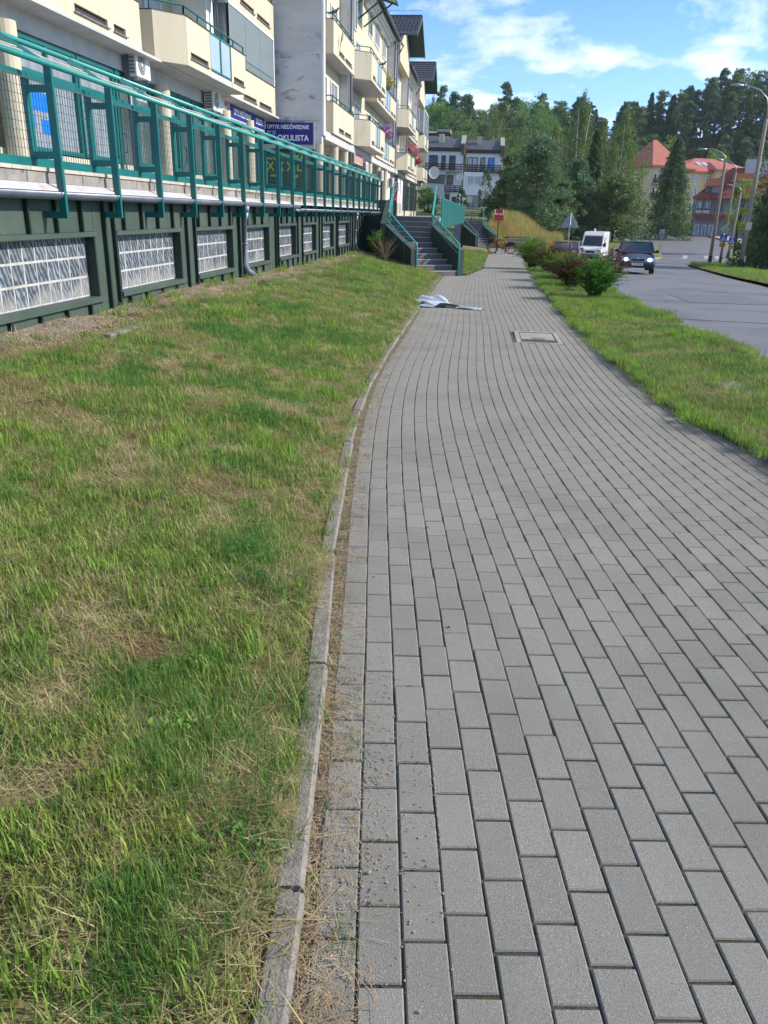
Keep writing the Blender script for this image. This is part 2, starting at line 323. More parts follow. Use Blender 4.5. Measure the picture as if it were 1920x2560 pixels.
# ------------------------------------------------------------------ terrain functions
def gz(y): return -0.013 * max(-3, min(y, 50))
PL = [(-3, .30), (0, -.17), (1.04, -.28), (1.95, -.39), (2.92, -.53), (4.17, -.68), (5.78, -.85), (7.63, -.97), (10.2, -1.02), (14.2, -1.04), (24, -1.12), (26, -1.1)]
PL2 = [(26, -1.1), (26.01, -2.2), (26.5, -.35), (31.3, .21), (45, .48), (50, .75), (54, .8), (60, .9)]
PR = [(-3, 2.7), (3, 2.5), (5.5, 2.16), (6.4, 1.9), (9.5, 1.74), (11.3, 1.71), (15.2, 1.70), (26.8, 1.87), (39.5, 2.25), (44, 3.3), (54, 3.6), (60, 3.6)]
def pl(y): return interp(PL, y) if y < 26 else interp(PL2, y)
def pr(y): return interp(PR, y)
RL = [(-20, 4.6), (5, 4.0), (10, 3.78), (15, 3.66), (20, 3.58), (28, 4.1), (39.5, 5.8), (53, 8.4), (64, 10.4), (76, 12.6), (84.4, 17.7), (88, 19.2), (100, 21.6), (125, 23), (146, 24), (157, 29.4), (188, 38), (230, 52)]
RR = [(-20, 9.1), (10, 9.2), (20, 9.35), (28, 9.85), (40, 11.8), (53, 14.2), (64, 16.1), (71, 17.9), (75, 19.4), (77, 26), (83, 26.5), (88, 26.9), (95, 27.8), (110, 33.7), (125, 38), (143, 38.5), (157, 40), (188, 47), (230, 62)]
PROF = [(-20, .2), (0, 0), (20, -.28), (30, -.52), (37, -.78), (45, -1.05), (55, -1.4), (67, -1.75), (75, -2.05), (90, -2.2), (110, -1.9), (150, -.7), (210, 0), (400, 1)]
def gr(y): return interp(PROF, y)
def sst(t): t = max(0., min(1., t)); return t * t * (3 - 2 * t)
WALLZ = [(0, .46), (12, .45), (16, .37), (24, .31), (28, .28)]
def lawn_z(x, y):
    x0 = pl(min(y, 25.9)); t = max(0, min(1.35, (x0 - .06 - x) / (x0 - .06 + 4.05)))
    z0 = gz(y) + .012; z1 = interp(WALLZ, y); e = t ** .8
    return z0 + (z1 - z0) * e + .02 * math.sin(x * 3.1 + y * 1.3) * min(1, t * 3) + .015 * math.sin(y * 4.3 - x * 2)
def terrain(x, y):
    a = pr(y) + .2; b = max(a + .4, interp(RL, y)); t = sst((x - a) / (b - a)); return gz(y) * (1 - t) + gr(y) * t
def verge_z(x, y): return terrain(x, y) + .035 + .015 * math.sin(x * 4 + y * 2.1)
def glass_block_mat():
    m = bpy.data.materials.new('glass_block'); m.use_nodes = True; nt = m.node_tree; N = nt.nodes.new; L = nt.links.new; b = nt.nodes['Principled BSDF']
    b.inputs['Roughness'].default_value = .08; b.inputs['Specular IOR Level'].default_value = .9
    g = N('ShaderNodeNewGeometry'); mp = N('ShaderNodeMapping'); L(g.outputs['Position'], mp.inputs[0]); mp.inputs['Scale'].default_value = (1, 2.2, 1)
    w = N('ShaderNodeTexWave'); w.wave_type = 'BANDS'; w.bands_direction = 'DIAGONAL'; w.inputs['Scale'].default_value = 4.2; w.inputs['Distortion'].default_value = 5; w.inputs['Detail'].default_value = 1.5; w.inputs['Detail Scale'].default_value = 1.6
    o2 = N('ShaderNodeObjectInfo'); va = N('ShaderNodeVectorMath'); va.operation = 'ADD'; m9 = N('ShaderNodeMath'); m9.operation = 'MULTIPLY'; m9.inputs[1].default_value = 97; L(o2.outputs['Random'], m9.inputs[0]); L(mp.outputs[0], va.inputs[0]); L(m9.outputs[0], va.inputs[1]); L(va.outputs[0], w.inputs[0])
    r = N('ShaderNodeValToRGB'); r.color_ramp.elements[0].position = .3; r.color_ramp.elements[0].color = (.07, .09, .115, 1); r.color_ramp.elements[1].position = .95; r.color_ramp.elements[1].color = (.24, .275, .32, 1); L(w.outputs[0], r.inputs[0])
    oi = N('ShaderNodeObjectInfo'); rr = N('ShaderNodeMapRange'); L(oi.outputs['Random'], rr.inputs[0]); rr.inputs[3].default_value = .82; rr.inputs[4].default_value = 1.18
    x = N('ShaderNodeMix'); x.data_type = 'RGBA'; x.blend_type = 'MULTIPLY'; x.inputs[0].default_value = 1; L(r.outputs[0], x.inputs[6]); L(rr.outputs[0], x.inputs[7]); 
    # dust settled in the lower row
    sp = N('ShaderNodeSeparateXYZ'); L(g.outputs['Position'], sp.inputs[0]); nz = N('ShaderNodeTexNoise'); nz.inputs['Scale'].default_value = 2.5; L(g.outputs['Position'], nz.inputs[0])
    ad = N('ShaderNodeMath'); ad.operation = 'MULTIPLY_ADD'; L(nz.outputs[0], ad.inputs[0]); ad.inputs[1].default_value = -.5; L(sp.outputs[2], ad.inputs[2])
    mr = N('ShaderNodeMapRange'); L(ad.outputs[0], mr.inputs[0]); mr.inputs[1].default_value = .38; mr.inputs[2].default_value = .52; mr.inputs[3].default_value = .6; mr.inputs[4].default_value = 0
    y = N('ShaderNodeMix'); y.data_type = 'RGBA'; L(mr.outputs[0], y.inputs[0]); L(x.outputs[2], y.inputs[6]); y.inputs[7].default_value = (.42, .41, .38, 1)
    L(y.outputs[2], b.inputs['Base Color']); bp = N('ShaderNodeBump'); bp.inputs['Strength'].default_value = .45; bp.inputs['Distance'].default_value = .02; L(w.outputs[0], bp.inputs['Height']); L(bp.outputs[0], b.inputs['Normal'])
    return m
M['glassblock'] = glass_block_mat()
# ================================================================== GROUND
def sheet(name, xs, ys, zf, m, kind='structure', parent=None):
    V = [(x, y, zf(x, y)) for y in ys for x in xs]; nx = len(xs)
    F = [(j * nx + i, j * nx + i + 1, (j + 1) * nx + i + 1, (j + 1) * nx + i) for j in range(len(ys) - 1) for i in range(nx - 1)]
    o = link(name, rawmesh(name, V, F, m, smooth=True), parent)
    if kind: o['kind'] = kind
    return o
def strip(name, yl, left, right, zf, m, nx=8, kind='structure'):
    """sheet between two edge functions of y"""
    V, F = [], []
    for y in yl:
        a, b = left(y), right(y)
        for i in range(nx + 1): x = a + (b - a) * i / nx; V.append((x, y, zf(x, y)))
    n = nx + 1
    for j in range(len(yl) - 1):
        for i in range(nx): F.append((j * n + i, j * n + i + 1, (j + 1) * n + i + 1, (j + 1) * n + i))
    o = link(name, rawmesh(name, V, F, m, smooth=True))
    if kind: o['kind'] = kind
    return o
lin = lambda a, b, n: [a + (b - a) * i / n for i in range(n + 1)]
def ground_z(x, y):
    z = terrain(x, y) - .16
    if 88 < y and x < 20: z = max(z, -.8 + min(3.4, (y - 88) * .12) * sst((18 - x) / 20) - .16)
    if x < -4.2: z = min(z, -.3) if y < 60 else z
    return z
sheet('ground', lin(-260, -10, 8) + lin(-6, 30, 36) + lin(34, 80, 10) + lin(120, 520, 5), lin(-60, -4, 4) + lin(0, 130, 52) + lin(140, 800, 12), ground_z, 'farlawn')
strip('road', lin(-20, 100, 110) + lin(103, 170, 20), lambda y: interp(RL, y), lambda y: interp(RR, y), lambda x, y: gr(y) - .05, 'asphalt', 6)
strip('parking_bay', lin(52, 83, 20), lambda y: 4.4 + (y - 52) * .16, lambda y: interp(RL, y) + .1, lambda x, y: gr(y) - .054, 'asphalt', 2)
strip('road_patch', lin(60, 72, 8), lambda y: interp(RL, y) + 2.7 + (y - 60) * .1, lambda y: interp(RR, y) - .1, lambda x, y: gr(y) - .046, 'asphalt2', 3)
strip('left_pavement', lin(77, 180, 40), lambda y: interp(RL, y) - 4.5, lambda y: interp(RL, y) - .02, lambda x, y: gr(y) + .06, 'slab', 2)
RP = [(-20, 11.6), (28, 12.3), (48, 16.5), (65, 20.4), (77, 22.7)]
strip('right_pavement', lin(-20, 76.5, 40), lambda y: interp(RP, y), lambda y: interp(RP, y) + 2.6, lambda x, y: gr(y) + .05, 'slab', 2)
strip('far_pavement', lin(84, 180, 40), lambda y: interp(RR, y) + .6, lambda y: interp(RR, y) + 4.2, lambda x, y: gr(y) + .05, 'slab', 2)
strip('side_street', lin(77, 83, 5), lambda y: 26.2, lambda y: 80, lambda x, y: gr(y) - .045, 'asphalt2', 4)
zb = MB()
for i in (0, 2, 3):
    x = 21.9 + i * 1.2; y = 90 + i * .2; z = gr(93) - .02
    zb.add([(x, y, gr(y) - .044), (x + .5, y, gr(y) - .044), (x + 2.1, y + 6.2, gr(y + 6) - .044), (x + 1.6, y + 6.2, gr(y + 6) - .044)], [(0, 1, 2, 3)])
o = zb.build('crossing_markings', 'paint'); o['kind'] = 'structure'
M['asphalt3'] = mat('darker_asphalt', (.105, .105, .11), .7, (.17, .17, .17), 60, bump=.6, bscale=150)
cr = MB(); pts = [(3.6, 16.2), (4.4, 15.9), (5.6, 15.75), (7.2, 15.4), (9.1, 15.1)]
for a, b in zip(pts, pts[1:]): cr.obox((*a, gr(a[1]) - .048), (*b, gr(b[1]) - .048), .03, .006)
o = cr.build('road_crack', 'rubber'); o['kind'] = 'structure'
pd = MB(); pd.add([(3.62 + .24 * math.cos(t) * (1 + .3 * math.sin(3 * t)) + .1, 13.6 + .8 * math.sin(t), gr(13.6 + .8 * math.sin(t)) - .046) for t in [i * 2 * math.pi / 20 for i in range(20)]], [tuple(range(20))])
o = pd.build('puddle_water', mat('puddle', (.4, .43, .46), .05, spec=1)); o['kind'] = 'structure'
for i, (x0, x1, y0, y1) in enumerate(((5.2, 7.4, 20, 23.5), (7.9, 9.2, 13.2, 18), (9.2, 10.4, 43, 50))):
    o = MB().add([(x0, y0, gr(y0) - .045), (x1, y0 + .2, gr(y0 + .2) - .045), (x1 + .15, y1, gr(y1) - .045), (x0 + .2, y1 - .1, gr(y1 - .1) - .045)], [(0, 1, 2, 3)]).build('road_repair', 'asphalt3'); o['kind'] = 'structure'
ks = MB().box(-.07, .07, -.495, .495, -.3, .0).mesh('kerb_stone', 'concrete')
rk = thing('road_kerb', None, None); rk['kind'] = 'structure'
def kerbrun(pts, step=1.0, h=.055):
    for (xa, ya), (xb, yb) in zip(pts, pts[1:]):
        n = max(1, round(math.hypot(xb - xa, yb - ya) / step))
        for i in range(n):
            x, y = xa + (xb - xa) * (i + .5) / n, ya + (yb - ya) * (i + .5) / n
            k = link('kerb_stone', ks, rk, loc=(x, y, gr(y) + h)); k.rotation_euler = (0, 0, -math.atan2(xb - xa, yb - ya))
kerbrun([(x + .07, y) for x, y in RR if 5 < y < 76 or y == -20][1:] + [(21, 75.9), (24, 76.2)])
kerbrun([(11.2, 76.2), (17.7, 84.4), (19.2, 88), (21.5, 100)])
strip('verge_island', lin(-20, 75, 60), lambda y: interp(RR, y) + .14, lambda y: interp(RP, y), lambda x, y: gr(y) + .04, 'farlawn', 3)
strip('far_island', lin(84, 112, 12), lambda y: interp(RR, y) + .05, lambda y: interp(RR, y) + 2.2, lambda x, y: gr(y) + .075, 'farlawn', 3)

# ------------------------------------------------------------------ footpath
pav = strip('pavement', lin(-3, 26, 90) + lin(26.02, 62, 60), lambda y: pl(y) - .1, lambda y: pr(y) + .25, lambda x, y: gz(y) - .0065, 'joint', 6)
def refx(y): return interp([(-3, .30), (0, -.17), (1.04, -.28), (1.95, -.39), (2.92, -.53), (4.17, -.68), (5.78, -.85), (7.63, -.97), (10.2, -1.02), (14.2, -1.05), (24, -1.1), (31, -1.0), (45, -.6), (62, -.2)], y)
_rs = [refx(-3 + i * .25) for i in range(270)]; _rs = np.convolve(np.pad(_rs, 6, 'edge'), np.ones(13) / 13, 'valid')
def ref(y): return float(np.interp(y, [-3 + i * .25 for i in range(270)], _rs))
COVER = (.62, 1.32, 11.15, 12.45)
BW, BL = .1035, .2035
def brick_mesh():
    w, l, c, h = .0490, .0978, .0035, .05
    V = [(-w, -l, -h), (w, -l, -h), (w, l, -h), (-w, l, -h), (-w, -l, -c), (w, -l, -c), (w, l, -c), (-w, l, -c), (-w + c, -l + c, 0), (w - c, -l + c, 0), (w - c, l - c, 0), (-w + c, l - c, 0)]
    F = [(0, 1, 5, 4), (1, 2, 6, 5), (2, 3, 7, 6), (3, 0, 4, 7), (4, 5, 9, 8), (5, 6, 10, 9), (6, 7, 11, 10), (7, 4, 8, 11), (8, 9, 10, 11)]
    return np.array(V), np.array(F)
bV, bF = brick_mesh()
bricks = []
for k in range(-8, 50):
    y = .55 + (BL / 2 if k % 2 else 0) + rnd.uniform(-.015, .015)
    while y < 61:
        wob = .022 * math.sin(y * .55 + 1) * min(1, y / 9) * math.exp(-max(0, y - 16) / 10)
        x = ref(y) + .09 + k * BW + wob
        if pl(y) + .045 < x < pr(y) + .1 and not (COVER[0] < x < COVER[1] and COVER[2] < y < COVER[3]):
            bricks.append((x + rnd.uniform(-.0016, .0016), y, gz(y) + rnd.uniform(-.0014, .0014), -math.atan2(ref(y + .3) - ref(y - .3), .6) + rnd.uniform(-.012, .012)))
        y += BL
def inview(x, y, z, mg=1.06):
    v = cam.matrix_world.inverted() @ Vector((x, y, z))
    return v.z < 0 and abs(v.x / -v.z) < .5 * mg and abs(v.y / -v.z) < .6667 * mg
CAMI = cam.matrix_world.inverted()
vis = sorted([b for b in bricks if inview(*b[:3])], key=lambda b: b[0] ** 2 + b[1] ** 2)
bme = rawmesh('brick', bV, bF, 'paver')
for b in vis[:300]:
    o = link('brick', bme, pav, loc=b[:3]); o.rotation_euler = (rnd.uniform(-.005, .005), rnd.uniform(-.006, .006), b[3])
near = set(vis[:300]); rest = [b for b in bricks if b not in near]
Vs, Fs = [], []
for i, (x, y, z, a) in enumerate(rest):
    c, s = math.cos(a), math.sin(a); v = bV.copy(); v[:, 0], v[:, 1] = bV[:, 0] * c - bV[:, 1] * s + x, bV[:, 0] * s + bV[:, 1] * c + y; v[:, 2] += z
    Vs.append(v); Fs.append(bF + i * len(bV))
o = link('bricks_beyond', rawmesh('bricks_beyond', np.concatenate(Vs), np.concatenate(Fs), 'paver'), pav); o['kind'] = 'stuff'; o.name = 'brick_field'
# left edging kerb of single concrete stones
kb = thing('path_kerb', None, None); kb['kind'] = 'structure'
km = MB(); km.yprism([(-.04, -.15), (.03, -.15), (.03, -.008), (.02, .006), (-.034, .006), (-.04, 0)], -.494, .494); km = km.mesh('kerb_stone', 'kerb')
y = .35
while y < 25.6:
    x = pl(y + .5); o = link('kerb_stone', km, kb, loc=(x - .03 + rnd.uniform(-.006, .006), y + .5, gz(y + .5) + .022 + rnd.uniform(-.006, .007)))
    o.rotation_euler = (-.013, rnd.uniform(-.05, .05), -math.atan2(pl(y + 1) - pl(y), 1.0) + rnd.uniform(-.012, .012)); y += 1.0
# concrete inspection cover in the path
ic = thing('inspection_cover', 'square concrete inspection cover set in the grey block path', 'manhole cover', ((COVER[0] + COVER[1]) / 2, (COVER[2] + COVER[3]) / 2, gz(11.8)))
f = MB(); a, b = .33, .6
for x0, x1, y0, y1 in ((-a, a, -b, -b + .09), (-a, a, b - .09, b), (-a, -a + .07, -b + .09, b - .09), (a - .07, a, -b + .09, b - .09)): f.box(x0, x1, y0, y1, -.05, .004)
f.build('frame', 'concrete', ic, bevel=.004)
MB().box(-.25, .25, -.49, .49, -.05, -.004).build('lid', 'concrete', ic, bevel=.006)
e = MB(); e.add([(.11 * math.cos(t), .11 * math.sin(t) - .1, 0) for t in [i * math.pi / 8 for i in range(16)]], [tuple(range(16))]); e.build('handle_plate', 'acdark', ic, loc=(0, 0, 0))
M['gravelbed'] = mat('gravel_bed', (.30, .25, .19), 1, (.19, .15, .115), 38, bump=2, bscale=60, c3=(.38, .30, .17), s3=3)
M['oldslab'] = mat('old_slab', (0.27, 0.255, 0.225), .95, (.17, .165, .14), 7, bump=1, bscale=60)
# concrete slab half grown over in the right verge
sb = thing('concrete_slab', 'pale concrete slab half grown over in the grass beside the road', 'slab', (2.5, 8.15, gz(8) + .02), .15)
MB().box(-.42, .42, -.5, .5, -.05, .008).build('slab_top', 'oldslab', sb, bevel=.01)
MB().box(-.2, .2, -.24, .24, .0, .018).build('lid', 'oldslab', sb, bevel=.008)

# ------------------------------------------------------------------ lawns
ly = lin(-3, 27.8, 120)
strip('lawn', ly, lambda y: -4.03, lambda y: (pl(min(y, 25.9)) - .02), lawn_z, 'soil', 30)
strip('verge', lin(-3, 52, 160), lambda y: pr(y) + .03 + .06 * math.sin(y * 2.3) + .03 * math.sin(y * 7), lambda y: interp(RL, y) + .06 * math.sin(y * 1.7) + .03 * math.sin(y * 6.1), verge_z, 'soil', 12)
strip('bank', lin(58, 86, 20), lambda y: .9 + (y - 58) * .03, lambda y: 4.2 + (y - 58) * .16, lambda x, y: -.66 + 1.75 * sst((y - 59) / 9) * sst((4.4 + (y - 58) * .12 - x) / 3.6), 'farlawn', 10)
strip('stair_lawn', lin(26.2, 56, 40), lambda y: -1.0 if y > 28 else -.9 + (y - 26) * .05, lambda y: pl(y) - .02, lambda x, y: gz(y) + .03 + max(0, (pl(y) - x)) * .10, 'soil', 8)

def blade_tuft(name, n, h0, h1, w, spread, m, lean=.35, flat=0.0, segs=3, seed=1):
    r = np.random.default_rng(seed); V, F = [], []
    for i in range(n):
        a = r.uniform(0, 2 * np.pi); rad = spread * math.sqrt(r.uniform()); bx, by = rad * math.cos(a), rad * math.sin(a)
        d = r.uniform(0, 2 * np.pi); h = r.uniform(h0, h1); ww = w * r.uniform(.6, 1.2)
        ln = h * (r.uniform(.05, lean) + (flat * r.uniform(.7, 1.3))); hh = h * (1 - flat * .93)
        dx, dy = math.cos(d), math.sin(d); px, py = -dy * ww / 2, dx * ww / 2; o = len(V)
        for s in range(segs + 1):
            t = s / segs; wt = 1 - t ** 2 * .95; cx, cy, cz = bx + dx * ln * t * t, by + dy * ln * t * t, hh * (t - .12 * t * t) + .002
            if flat: cx, cy = bx + dx * ln * t * 1.6, by + dy * ln * t * 1.6
            V += [(cx - px * wt, cy - py * wt, cz), (cx + px * wt, cy + py * wt, cz)]
        for s in range(segs): F.append((o + 2 * s, o + 2 * s + 1, o + 2 * s + 3, o + 2 * s + 2))
    me = rawmesh(name, V, F, m); return bpy.data.objects.new(name, me)
def leaf_tuft(name, n, m, seed, rad=.06):
    r = np.random.default_rng(seed); V, F = [], []
    for i in range(n):
        a = r.uniform(0, 6.28); L = r.uniform(.010, .022); w = L * .42; z = r.uniform(.01, .045); x, y = r.normal(0, rad, 2) * .5; dx, dy = math.cos(a), math.sin(a); o = len(V)
        V += [(x, y, .004), (x + dx * L * .5 - dy * w, y + dy * L * .5 + dx * w, z), (x + dx * L, y + dy * L, z * .9), (x + dx * L * .5 + dy * w, y + dy * L * .5 - dx * w, z)]; F.append((o, o + 1, o + 2, o + 3))
    return bpy.data.objects.new(name, rawmesh(name, V, F, m))
def grassmat(name, a, b, c, t=.3, sc=1.6):
    return mat(name, a, .5, b, sc, c3=c, s3=3.5, lo3=.5, hi3=.72, trans=t, rand=.28, spec=.25, lo=.38, hi=.62)
M['g1'] = grassmat('grass_blades', (0.18, 0.285, 0.05), (0.27, 0.36, 0.075), (0.37, 0.36, 0.15))
M['g2'] = grassmat('grass_blades_deep', (0.085, 0.22, 0.05), (0.14, 0.29, 0.06), (0.20, 0.32, 0.06))
M['g3'] = grassmat('grass_dry', (0.45, 0.38, 0.19), (0.32, 0.245, 0.12), (0.52, 0.46, 0.25), .2)
M['g4'] = grassmat('grass_fresh', (0.18, 0.33, 0.045), (0.25, 0.39, 0.06), (0.29, 0.37, 0.08), .4)
M['straw'] = mat('straw', (0.42, 0.33, 0.19), .8, (0.27, 0.19, 0.10), 9, rand=.35)
M['hay'] = mat('tall_dry_grass', (0.46, 0.32, 0.14), .8, (0.36, 0.36, 0.11), .5, rand=.3, trans=.3, c3=(.25, .32, .06), s3=.3, lo3=.5, hi3=.6)
TUFT = {
    'a': [blade_tuft('tuft', 34, .025, .065, .0042, .07, 'g1', .5, seed=1), blade_tuft('tuft', 34, .02, .055, .0042, .075, 'g1', .95, seed=2)],
    'b': [blade_tuft('tuft', 46, .03, .075, .0022, .075, 'g2', .6, seed=3)],
    'c': [blade_tuft('tuft', 22, .03, .075, .003, .08, 'g3', .9, .15, seed=4), blade_tuft('tuft', 34, .03, .08, .003, .09, 'g3', .6, .85, 2, seed=5)],
    'd': [blade_tuft('tuft', 20, .05, .115, .006, .05, 'g4', .45, seed=6)],
    'e': [leaf_tuft('tuft', 22, 'g2', 7)],
    's': [blade_tuft('tuft', 4, .03, .09, .003, .07, 'straw', .2, .97, 2, seed=8), blade_tuft('tuft', 7, .012, .04, .003, .06, 'straw', .2, .97, 1, seed=9)],
    'h': [blade_tuft('tuft', 24, .5, 1.15, .022, .35, 'hay', .5, seed=10)],
}
def scatter(name, tufts, pts, kind='stuff', label=None, cat=None, parent=None):
    """pts rows: x,y,z,rot,scale,tilt"""
    pts = np.asarray(pts, np.float32); me = bpy.data.meshes.new(name); me.vertices.add(len(pts)); me.vertices.foreach_set('co', pts[:, :3].ravel())
    at = me.attributes.new('rot', 'FLOAT_VECTOR', 'POINT'); rv = np.zeros((len(pts), 3), np.float32); rv[:, 2] = pts[:, 3]; rv[:, 0] = pts[:, 5]; at.data.foreach_set('vector', rv.ravel())
    at = me.attributes.new('scl', 'FLOAT', 'POINT'); at.data.foreach_set('value', np.ascontiguousarray(pts[:, 4]))
    at = me.attributes.new('pick', 'INT', 'POINT'); at.data.foreach_set('value', rng.integers(0, len(tufts), len(pts)).astype(np.int32))
    o = link(name, me, parent); o['kind'] = kind; tag(o, label, cat)
    ng = bpy.data.node_groups.new(name, 'GeometryNodeTree'); N = ng.nodes.new; L = ng.links.new
    ng.interface.new_socket('Geometry', in_out='INPUT', socket_type='NodeSocketGeometry'); ng.interface.new_socket('Geometry', in_out='OUTPUT', socket_type='NodeSocketGeometry')
    gi, go = N('NodeGroupInput'), N('NodeGroupOutput'); ip = N('GeometryNodeInstanceOnPoints'); L(gi.outputs[0], ip.inputs['Points'])
    gs = N('GeometryNodeJoinGeometry') if False else N('GeometryNodeGeometryToInstance')
    for t in reversed(tufts):
        oi = N('GeometryNodeObjectInfo'); oi.inputs[0].default_value = t; L(oi.outputs['Geometry'], gs.inputs[0])
    L(gs.outputs[0], ip.inputs['Instance']); ip.inputs['Pick Instance'].default_value = True
    def attr(n, ty):
        a = N('GeometryNodeInputNamedAttribute'); a.data_type = ty; a.inputs[0].default_value = n; return a.outputs[0]
    L(attr('pick', 'INT'), ip.inputs['Instance Index'])
    er = N('FunctionNodeEulerToRotation'); L(attr('rot', 'FLOAT_VECTOR'), er.inputs[0]); L(er.outputs[0], ip.inputs['Rotation'])
    cx = N('ShaderNodeCombineXYZ'); [L(attr('scl', 'FLOAT'), cx.inputs[i]) for i in range(3)]; L(cx.outputs[0], ip.inputs['Scale'])
    L(ip.outputs[0], go.inputs[0]); md = o.modifiers.new('scatter', 'NODES'); md.node_group = ng
    return o
# value noise for patches
_nz = rng.random((64, 64))
def vn(x, y, s):
    x, y = x / s + 100, y / s + 100; i, j = int(math.floor(x)), int(math.floor(y)); u, v = x - i, y - j; u, v = u * u * (3 - 2 * u), v * v * (3 - 2 * v)
    g = lambda a, b: _nz[a % 64, b % 64]
    return (g(i, j) * (1 - u) + g(i + 1, j) * u) * (1 - v) + (g(i, j + 1) * (1 - u) + g(i + 1, j + 1) * u) * v
G = {k: [] for k in 'abcdesh'}
def sow(x, y, z, dens_scale, big=1.0, green=0.0):
    p = .5 * vn(x, y, .62) + .5 * vn(x + 40, y + 9, .2); q = .6 * vn(x - 17, y + 31, .6) + .4 * vn(x - 7, y + 5, .2); h = vn(x + 5, y - 22, .75)
    r = rnd.random(); rot = rnd.uniform(0, 6.28); s = big * rnd.uniform(.7, 1.25); til = rnd.uniform(-.15, .15)
    dry = p < .375 - green or (x > pl(min(y, 25.9)) - .3 and x < pl(min(y, 25.9)) and rnd.random() < .5)
    if dry: k = 'c' if r < .72 else ('a' if r < .9 else 's')
    elif h > .74 and r < .5: k = 'd' if r < .22 + green else 'a'
    elif q > .60: k = 'b' if r < .72 else ('e' if r < .77 else 'a')
    else: k = 'a' if r < .56 else ('c' if r < .88 else 'd' if r > .97 else 'b')
    G[k].append((x, y, z, rot, s, til))
def fill(x0f, x1f, y0, y1, dens, zf, big=lambda y: 1, green=0, keep=None):
    y = y0
    while y < y1:
        st = min(.5, y1 - y); xa, xb = x0f(y), x1f(y); n = int(dens(y) * st * max(0, xb - xa))
        for _ in range(n):
            yy = y + rnd.random() * st; x = x0f(yy) + (x1f(yy) - x0f(yy)) * rnd.random()
            if not inview(x, yy, zf(x, yy), 1.12): continue
            if keep and not keep(x, yy): continue
            sow(x, yy, zf(x, yy) - .004, 1, big(yy), green)
        y += st
dn = lambda y: 900 if y < 3 else (560 if y < 6 else (320 if y < 11 else 190))
bg_ = lambda y: 1.0 if y < 4 else (1.12 if y < 8 else (1.3 if y < 15 else 1.55))
fill(lambda y: -4.0, lambda y: pl(min(y, 25.9)) - .06 - .02 * math.sin(y * 5), .3, 27.4, dn, lawn_z, bg_, keep=lambda x, y: not (x < -3.5 and rnd.random() < .88) and not (x < -3.2 and rnd.random() < .4))
fill(lambda y: pr(y) + .02 + .06 * math.sin(y * 2.3), lambda y: min(5.2, interp(RL, y) + .02 + .08 * math.sin(y * 1.7)), 4, 50, lambda y: 340 if y < 10 else (180 if y < 26 else 70), verge_z, bg_, .16, keep=lambda x, y: not (2.15 < x < 2.85 and 7.75 < y < 8.55 and rnd.random() < .72))
fill(lambda y: -.9, lambda y: pl(y) - .03, 26.4, 50, lambda y: 70, lambda x, y: gz(y) + .03 + max(0, (pl(y) - x)) * .10, lambda y: 1.7, .05)
fill(lambda y: interp(RR, y) + .2, lambda y: interp(RP, y), 24, 76, lambda y: 26, lambda x, y: gr(y) + .04, lambda y: 2.6, .25)
# rank tufts hanging over the path on the right, and clippings on the path edges
for i in range(900):
    y = rnd.uniform(4.5, 24); x = pr(y) + rnd.gauss(.05, .06); G['b' if rnd.random() < .5 else 'd'].append((x, y, verge_z(x, y) - .01, rnd.uniform(0, 6.3), rnd.uniform(.8, 1.3), rnd.uniform(-.3, .3)))
for i in range(1500):
    y = 1 + 24 * rnd.random() ** 1.8; x = pl(y) + abs(rnd.gauss(0, .09)) - .03; G['s'].append((x, y, gz(y) + .006, rnd.uniform(0, 6.3), rnd.uniform(.35, .8), 0))
for i in range(260):
    y = 1 + 14 * rnd.random() ** 1.5; x = rnd.uniform(pl(y), pr(y)); G['s'].append((x, y, gz(y) + .002, rnd.uniform(0, 6.3), rnd.uniform(.15, .4), 0))
for i in range(140):
    y = rnd.uniform(6, 20); x = pr(y) - abs(rnd.gauss(0, .06)); G['s'].append((x, y, gz(y) + .004, rnd.uniform(0, 6.3), rnd.uniform(.5, .9), 0))
for i in range(330):   # moss and sprouts in the joints
    y = 1.0 + 9 * rnd.random() ** 1.5; kk = int(rnd.random() ** 1.6 * 22); x = ref(y) + .09 + (kk + .5) * BW
    if x < pr(y): G['e' if rnd.random() < .4 else 'b'].append((x, y, gz(y) - .012, rnd.uniform(0, 6.3), rnd.uniform(.12, .26), 0))
for i in range(150):   # sprouts in the kerb joint
    y = 1.2 + 20 * rnd.random() ** 1.4; x = pl(y) + rnd.choice((.02, .11, .03)); G['a'].append((x, y, gz(y) - .005, rnd.uniform(0, 6.3), rnd.uniform(.25, .6), 0))
for i in range(1500):   # hay fringe along the wall foot
    y = rnd.uniform(5.5, 26); x = rnd.uniform(-4.0, -3.4); G['c' if rnd.random() < .4 else 's'].append((x, y, lawn_z(x, y), rnd.uniform(0, 6.3), rnd.uniform(.9, 1.5), 0))
for i in range(60):
    y = rnd.uniform(8, 26); x = rnd.uniform(-3.98, -3.8); G['d'].append((x, y, lawn_z(x, y), rnd.uniform(0, 6.3), rnd.uniform(.8, 1.6), 0))
for k, nm in (('a', 'grass'), ('b', 'fine_grass'), ('c', 'dry_grass'), ('d', 'rank_grass'), ('e', 'clover_leaves'), ('s', 'straw_litter')):
    scatter(nm, TUFT[k], G[k])
strip('gravel_strip', lin(4.6, 26.5, 90), lambda y: -4.03, lambda y: -3.66 + .11 * math.sin(y * 1.3) + .05 * math.sin(y * 6), lambda x, y: lawn_z(x, y) + .006 - .012 * max(0, (x + 3.75) / .1), 'gravelbed', 5)
